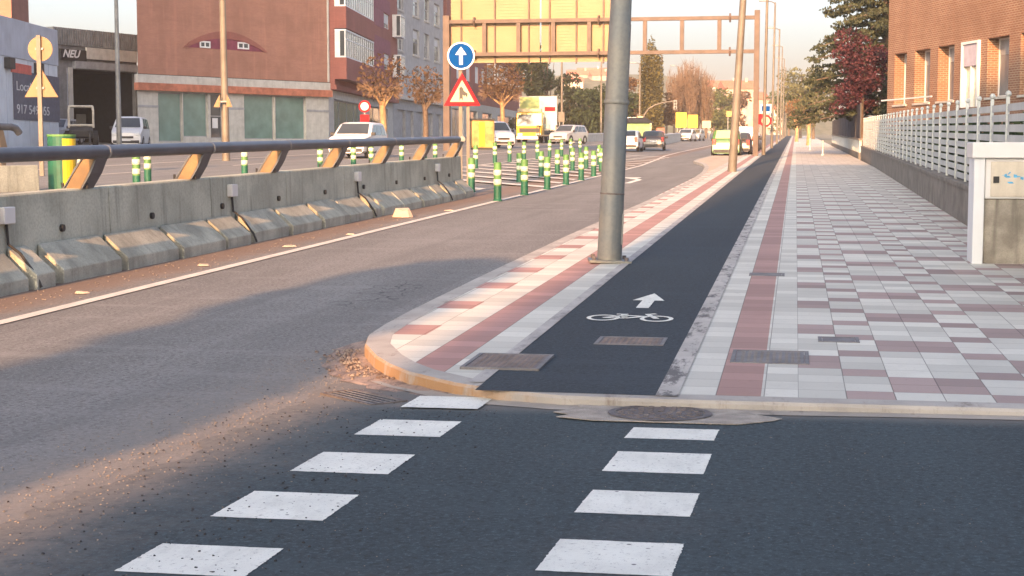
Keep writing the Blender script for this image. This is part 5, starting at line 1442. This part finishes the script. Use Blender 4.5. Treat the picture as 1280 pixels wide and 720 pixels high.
def bare_tree(name, label, px, Y, h, w, n, seed, group=None, mat=None, leaf=None, nl=0):
    p = XG(px, Y); rg = random.Random(seed); t = thing(name, label, 'tree', p, 0, group)
    m = MB(); m.tube([(0, 0, -.2), (0, 0, h * .35), (rg.uniform(-.2, .2), 0, h * .96)], [.2, .16, .03], 7); m.build('trunk', m_trunk, t)
    m = MB()
    for i in range(n):
        z0 = rg.uniform(.12, .72) * h; a = rg.uniform(0, 6.28); L = h * rg.uniform(.22, .45) * (1 - .35 * z0 / h); k = rg.uniform(.12, .42) * w
        d = Vector((math.cos(a) * k, math.sin(a) * k, 0)); top = min(z0 + L, h * rg.uniform(.9, 1.02))
        pts = [Vector((0, 0, z0)), Vector((d.x * .7, d.y * .7, z0 + (top - z0) * .35)), Vector((d.x * 1.0, d.y * 1.0, top))]
        m.tube(pts, [.05, .035, .012], 3, caps=False)
        for j in range(6):
            f = rg.uniform(.2, .95); q = pts[1].lerp(pts[2], f); e = q + Vector((rg.gauss(0, .28), rg.gauss(0, .28), rg.uniform(.4, 1.2)))
            m.tube([q, e], [.02, .008], 3, caps=False)
    m.build('crown', mat or m_twig, t)
    if nl:
        m = MB(); leaves(m, [(0, 0, h * .55, w * .4, w * .4, h * .36)], nl, .14, rg); m.build('foliage', leaf, t, recalc=False)
    return t
for i, (px, Y, h, w, lab) in enumerate(((842, 232, 9.8, 3.4, 'bare poplar left of the yellow panels'), (852, 240, 11.2, 3.6, 'bare poplar behind the left yellow panel'), (862, 236, 12.0, 3.6, 'tallest bare poplar behind the right yellow panel'), (872, 242, 11.2, 3.6, 'bare poplar just right of the yellow panels'), (882, 240, 10, 3.4, 'bare poplar at the right end of the poplar row'))):
    bare_tree('bare_poplar', lab, px, Y, h, w, 120, 40 + i, 'bare poplars', nl=500, leaf=m_lf_dry)
for i, (px, Y, h, lab) in enumerate(((892, 280, 9.5, 'dark leafy tree right of the bare poplars'), (902, 300, 9.5, 'dark leafy tree above the green people carrier'), (914, 320, 9.2, 'brownish tree behind the foot of the leaning pole'))):
    tree('leafy_tree', lab, px, Y, h, 2, rblobs(60 + i, 16, 2.4, 1.2, h - 1.4, 1.5), 2200, .28, m_lf_olive if i != 2 else m_lf_dry, 60 + i, .2)
# pollarded street trees before the facades
def pollard(label, px, Y, h, w, seed, tm, lf, nl, base=None):
    p = base or XG(px, Y); rg = random.Random(seed); t = thing('pollarded_tree', label, 'tree', p, 0, 'pollarded street trees')
    m = MB(); th = h * .5
    m.tube([(0, 0, -.2), (.05, 0, th * .5), (-.03, 0, th)], [.24, .2, .2], 9)
    tips = []
    for k in range(9):
        a = 2 * math.pi * k / 9 + rg.uniform(-.3, .3)
        tips += branch(m, Vector((0, 0, th * rg.uniform(.8, 1))), Vector((math.cos(a) * rg.uniform(.4, 1), math.sin(a) * rg.uniform(.4, 1), rg.uniform(.45, 1.1))).normalized(), w * .42, .1, 0, rg)
    m.build('trunk', tm, t, smooth=True)
    m = MB(); c0 = Vector((0, 0, th + (h - th) * .35))
    for q in tips:
        for j in range(26):
            d = (q - c0).normalized() * .9 + Vector((rg.gauss(0, .45), rg.gauss(0, .45), rg.gauss(0.15, .45))); d.normalize()
            branch(m, q, d, w * rg.uniform(.09, .22), .026, 1, rg, .5, 2, .1, 3, 2)
    m.build('crown', m_twig, t)
    if lf:
        m = MB(); leaves(m, [(0, 0, th + (h - th) * .5, w * .5, w * .5, (h - th) * .52)], nl, .13, rg, shell=.2); m.build('foliage', lf, t, recalc=False)
    return t
pollard('pollarded tree with a thick sunlit orange trunk in front of the red brick flats', 479, 98, 6.0, 3.3, 81, m_trunkl, m_lf_dry, 500)
pollard('pollarded tree with a dark slim trunk in front of the grey rendered block', 532, 118, 6.0, 3.1, 82, m_trunk, m_lf_dry, 600)
pollard('orange brown pollarded tree above the white van', 628, 140, 7.4, 4.2, 83, m_trunkl, m_lf_dry, 1500)
x, y, z = walk_pt(1010, 150); pollard('pollarded tree on the right pavement before the screened fence', 0, 0, 4.8, 3.0, 84, m_trunkl, m_lf_yel, 700, base=(x, y, z))
x, y, z = walk_pt(995, 190); pollard('orange lit pollarded tree farther along the right pavement', 0, 0, 5.2, 3.0, 85, m_trunkl, m_lf_org, 700, base=(x, y, z))
x, y, z = walk_pt(1000, 255); tree('yellow_green_tree', 'tall airy yellow green tree above the end of the pavement', 0, 0, 12.5, 3, rblobs(91, 22, 2.8, 3, 11.4, 1.4), 2600, .24, m_lf_yel, 91, .22, base=(x, y, z))
x, y, z = walk_pt(1016, 235); tree('yellow_green_tree', 'broad yellow green tree left of the cedar', 0, 0, 9.5, 2, rblobs(92, 22, 2.6, 2, 8.6, 1.5), 2800, .24, m_lf_yel, 92, .22, base=(x, y, z))
x, y, z = walk_pt(985, 330); tree('yellow_green_tree', 'olive tree mass at the far end of the bicycle lane', 0, 0, 9, 2, rblobs(93, 20, 3, 1.5, 8, 1.7), 2400, .3, m_lf_olive, 93, .22, base=(x, y, z))
# cedar and purple plum beside the orange brick building
x, y, z = walk_pt(1104, 97); rg = random.Random(11)
ce = thing('cedar', 'large dark cedar with drooping layered branches left of the orange brick building', 'tree', (x, y, z))
m = MB(); m.tube([(0, 0, -.2), (.1, 0, 5), (0, 0, 10), (.1, 0, 15)], [.38, .32, .22, .06], 10)
lv = MB()
for i in range(120):
    zz_ = 2.0 + 12.4 * (i / 119); a = i * 2.4 + rg.uniform(-.4, .4); L = (5.9 - .28 * max(0, zz_ - 3)) * rg.uniform(.75, 1.1)
    if zz_ > 12: L = max(.8, (15.2 - zz_) * .85)
    d = Vector((math.cos(a), math.sin(a), 0)); pts = [Vector((0, 0, zz_)), d * L * .5 + Vector((0, 0, zz_ + .35)), d * L + Vector((0, 0, zz_ + .05 - .05 * L))]
    m.tube(pts, [.09, .06, .02], 5)
    for j in range(11):
        f = .25 + .75 * j / 10; q = pts[0].lerp(pts[1], f * 2) if f < .5 else pts[1].lerp(pts[2], f * 2 - 1)
        side = d.cross(Vector((0, 0, 1))) * rg.uniform(-1, 1) * L * .17
        leaves(lv, [(q.x + side.x, q.y + side.y, q.z + rg.uniform(-.1, .08), .5, .5, .14)], 30, .115, rg, .4, 0)
m.build('trunk', m_trunk, ce, smooth=True); lv.build('crown', m_lf_ced, ce, recalc=False)
x, y, z = walk_pt(1072, 92)
tree('plum_tree', 'purple leaved plum tree in front of the cedar', 0, 0, 7.5, 2.2, rblobs(95, 30, 1.3, 2.6, 6.9, .75), 5200, .1, m_lf_plum, 95, .12, base=(x + .2, y, z))
# dark shrubs behind the white fence
for i, (u, L, lab) in enumerate(((28, 12, 'dark shrubs behind the near end of the white fence'), (44, 14, 'dark shrubs behind the middle of the white fence'), (62, 14, 'dark shrubs behind the far end of the white fence'))):
    x, y = uv2w(u, fline(u) + .75); r = thing('garden_hedge', lab, 'hedge', (x, y, zwalk(x, y)), SRZ, 'shrubs behind the fence')
    rgh = random.Random(100 + i); bl = [(rgh.uniform(-L/2, L/2), rgh.uniform(-.3, .2), rgh.uniform(.4, 1.55), .8, .35, .5) for k in range(34)]
    m = MB(); leaves(m, bl, 3800, .09, rgh); m.build('foliage', m_lf_mid, r, recalc=False)
    m = MB()
    for k in range(16): xx = rgh.uniform(-L/2, L/2); m.tube([(xx, 0, -.1), (xx + .1, 0, 1.2)], [.03, .015], 5)
    m.build('stems', m_trunk, r)
# unseen dome-topped cypress, added to throw its shadow across the road
def shade_tree(label, u, v, h, w, seed):
    dome = lambda z: math.sqrt(max(.02, 1 - max(0, 1 - (h - z) / w) ** 2))
    x, y = uv2w(u, v); tree('shadow_cypress', label, 0, 0, h, 1, [(0, 0, z, w * dome(z), w * dome(z), .6) for z in frange(.9, h - .45, .4)], 9000, .22, m_lf_cy, seed, .2, base=(x, y, zroad(x, y)))
shade_tree('dense unseen cypress added behind the camera to shadow the road', -14, -5.55, 10.35, 1.3, 71)

# far terrain
mb = MB(); uvs = []
xs = frange(-1400, 1400, 35)
for j, Y in enumerate((560, 640, 720, 800, 900, 1100)):
    for x in xs:
        c = 188 - (96 if x < 160 else 60) * 0
        hh = {0: 0, 1: .55, 2: .9, 3: 1, 4: .9, 5: .0}[j]
        top = (27 + 5 * math.sin(x * .011 + 1) + 3 * math.sin(x * .037)) if x < 90 else 27 - min(1, (x - 90) / 120) * 17 + 3 * math.sin(x * .03)
        mb.v.append((x, Y, zpl(Y) - 1 + top * hh)); uvs.append((Y * .05, x * .05))
n_ = len(xs)
for j in range(5):
    for i in range(n_ - 1): a = j * n_ + i; mb.f.append((a, a + 1, a + n_ + 1, a + n_)); mb.m.append(0)
struct(mb.build('hills', M_stain('hill_scrub', (.16, .15, .09), (.06, .075, .035), .8, 4., .4, .6), uvs=uvs))

# ------------------------------------------------------------------ loose stones, litter
m_stonep = M('loose_stone', (.2, .17, .145), .95, .35, 8.)
def pebble(m, x, y, z, s, rg):
    pts = []
    for k in range(5):
        a = 2 * math.pi * k / 5 + rg.uniform(-.3, .3); pts.append((x + math.cos(a) * s * rg.uniform(.7, 1.2), y + math.sin(a) * s * rg.uniform(.7, 1.2), z))
    b0 = m.add(pts); t0 = m.add([(x + (px_ - x) * .6, y + (py_ - y) * .6, z + s * rg.uniform(.5, .9)) for px_, py_, _ in pts])
    for k in range(5): m.f.append((b0 + k, b0 + (k+1) % 5, t0 + (k+1) % 5, t0 + k)); m.m.append(0)
    m.f.append(tuple(t0 + k for k in range(5))); m.m.append(0)
rg = random.Random(77); m = MB()
for i in range(3200):
    if rg.random() < .62: u = rg.uniform(4, 11.6); v = -3.2 + rg.gauss(0, .32); s = rg.uniform(.002, .007)
    elif rg.random() < .6: u = rg.uniform(4, 9.4); v = rg.uniform(-3.0, .8); s = rg.uniform(.0015, .0045)
    else: u = rg.uniform(8, 32); v = rg.uniform(-8.2, -7.4); s = rg.uniform(.005, .014)
    x, y = uv2w(u, v); pebble(m, x, y, zroad(x, y) + .004, s, rg)
struct(m.build('gravel', m_stonep, recalc=False), 'stuff')
m = MB()
for i in range(240):
    a_ = rg.random(); b_ = abs(rg.gauss(0, .5))
    u = 10.55 + 1.5 * a_; v = -2.75 - .66 * math.sin(a_ * 1.5) - .3 * b_
    s = rg.uniform(.004, .02)
    x, y = uv2w(u, v); pebble(m, x, y, zroad(x, y) + .012 + .02 * max(0, .6 - b_), s, rg)
dk = MB(); rgd = random.Random(31)
for i in range(620):
    if i < 240: u = rgd.uniform(5, 9.6); v = rgd.uniform(-2.45, -1.8) + rgd.gauss(0, .1)
    else: u = rgd.uniform(4, 11.2); v = -2.95 + rgd.gauss(0, .3)
    x, y = uv2w(u, v); pebble(dk, x, y, zroad(x, y) + .006, rgd.uniform(.003, .0085), rgd)
struct(dk.build('gravel', M('tar_crumb', (.035, .035, .04), .9, .3), recalc=False), 'stuff')
struct(m.build('rubble_stones', M('brick_rubble', (.17, .11, .09), .95, .4, 9., c2=(.26, .22, .19)), recalc=False), 'stuff')
# broken mortar wedge at the foot of the kerb corner
mb = MB(); uvs = []; rgk = random.Random(9)
CP = [p_ for p_ in KR if p_[0] < 13.3 and p_[1] < -1.5]
CP = refine(CP, .12)
OUT = offset_path(CP, .3) if math.dist(offset_path(CP, .3)[0], KI[60]) > math.dist(CP[0], KI[60]) else offset_path(CP, -.3)
sg_ = 1 if OUT[0][1] < CP[0][1] else -1
nC = len(CP)
for i, (a, c) in enumerate(zip(CP, OUT)):
    f = math.sin(math.pi * i / (nC - 1)) ** .7
    for k in range(6):
        t_ = k / 5 * (.25 + .9 * f) * rgk.uniform(.9, 1.1)
        u, v = a[0] + (c[0] - a[0]) * t_, a[1] + (c[1] - a[1]) * t_
        x, y = uv2w(u, v); mb.v.append((x, y, zroad(x, y) + (.012 * (1 - k / 5) ** 1.5 + rgk.uniform(0, .012)) * f + .004 * (1 - k / 5))); uvs.append((u, v))
for i in range(nC - 1):
    for k in range(5): a = i * 6 + k; mb.f.append((a, a + 1, a + 7, a + 6)); mb.m.append(0)
struct(mb.build('kerb_rubble', M_stain('rubble_mortar', (.34, .25, .2), (.1, .08, .075), .7, 7., .45, .6), uvs=uvs))
bits = [(102, 368, .07, 'tan scrap of litter near the left end of the white edge line'), (255, 333, .09, 'flat pale scrap of litter by the foot blocks'), (361, 309, .09, 'pale scrap of litter between edge line and barrier in its middle'), (438, 294, .09, 'pale scrap of litter farther along the barrier'), (505, 272, .2, 'broken lump of concrete at the foot of the barrier'), (562, 264, .1, 'pale scrap of litter near the far end of the barrier')]
for i, (px, py, s, lab) in enumerate(bits):
    p = G(px, py); rgb = random.Random(i); m = MB()
    n_ = 7; ring_ = [(s * rgb.uniform(.6, 1.1) * math.cos(6.28 * k / n_) * 1.3, s * rgb.uniform(.6, 1.1) * math.sin(6.28 * k / n_)) for k in range(n_)]
    h = .02 if s < .15 else .16
    b0 = m.add([(a, c, 0) for a, c in ring_]); t0 = m.add([(a * .7, c * .7, h * rgb.uniform(.7, 1.2)) for a, c in ring_])
    for k in range(n_): m.f.append((b0 + k, b0 + (k+1) % n_, t0 + (k+1) % n_, t0 + k)); m.m.append(0)
    m.f.append(tuple(t0 + k for k in range(n_))); m.m.append(0)
    o = m.build('litter' if s < .15 else 'concrete_lump', m_sand, None, recalc=True); o.location = (p.x, p.y, p.z + .008)
    tag(o, lab, 'litter' if s < .15 else 'rubble')

# ------------------------------------------------------------------ haze in the air
m = MB(); m.box(-1900, 1900, -400, 2100, -8, 75)
hz = m.build('haze', bpy.data.materials.new('haze_air'))
hm = hz.data.materials[0]; hm.use_nodes = True; hn = hm.node_tree.nodes; hn.clear()
pv = hn.new('ShaderNodeVolumePrincipled'); pv.inputs['Color'].default_value = (.92, .9, .88, 1); pv.inputs['Density'].default_value = .00045; pv.inputs['Anisotropy'].default_value = 0.1
ho = hn.new('ShaderNodeOutputMaterial'); hm.node_tree.links.new(pv.outputs[0], ho.inputs['Volume'])
struct(hz, 'stuff')
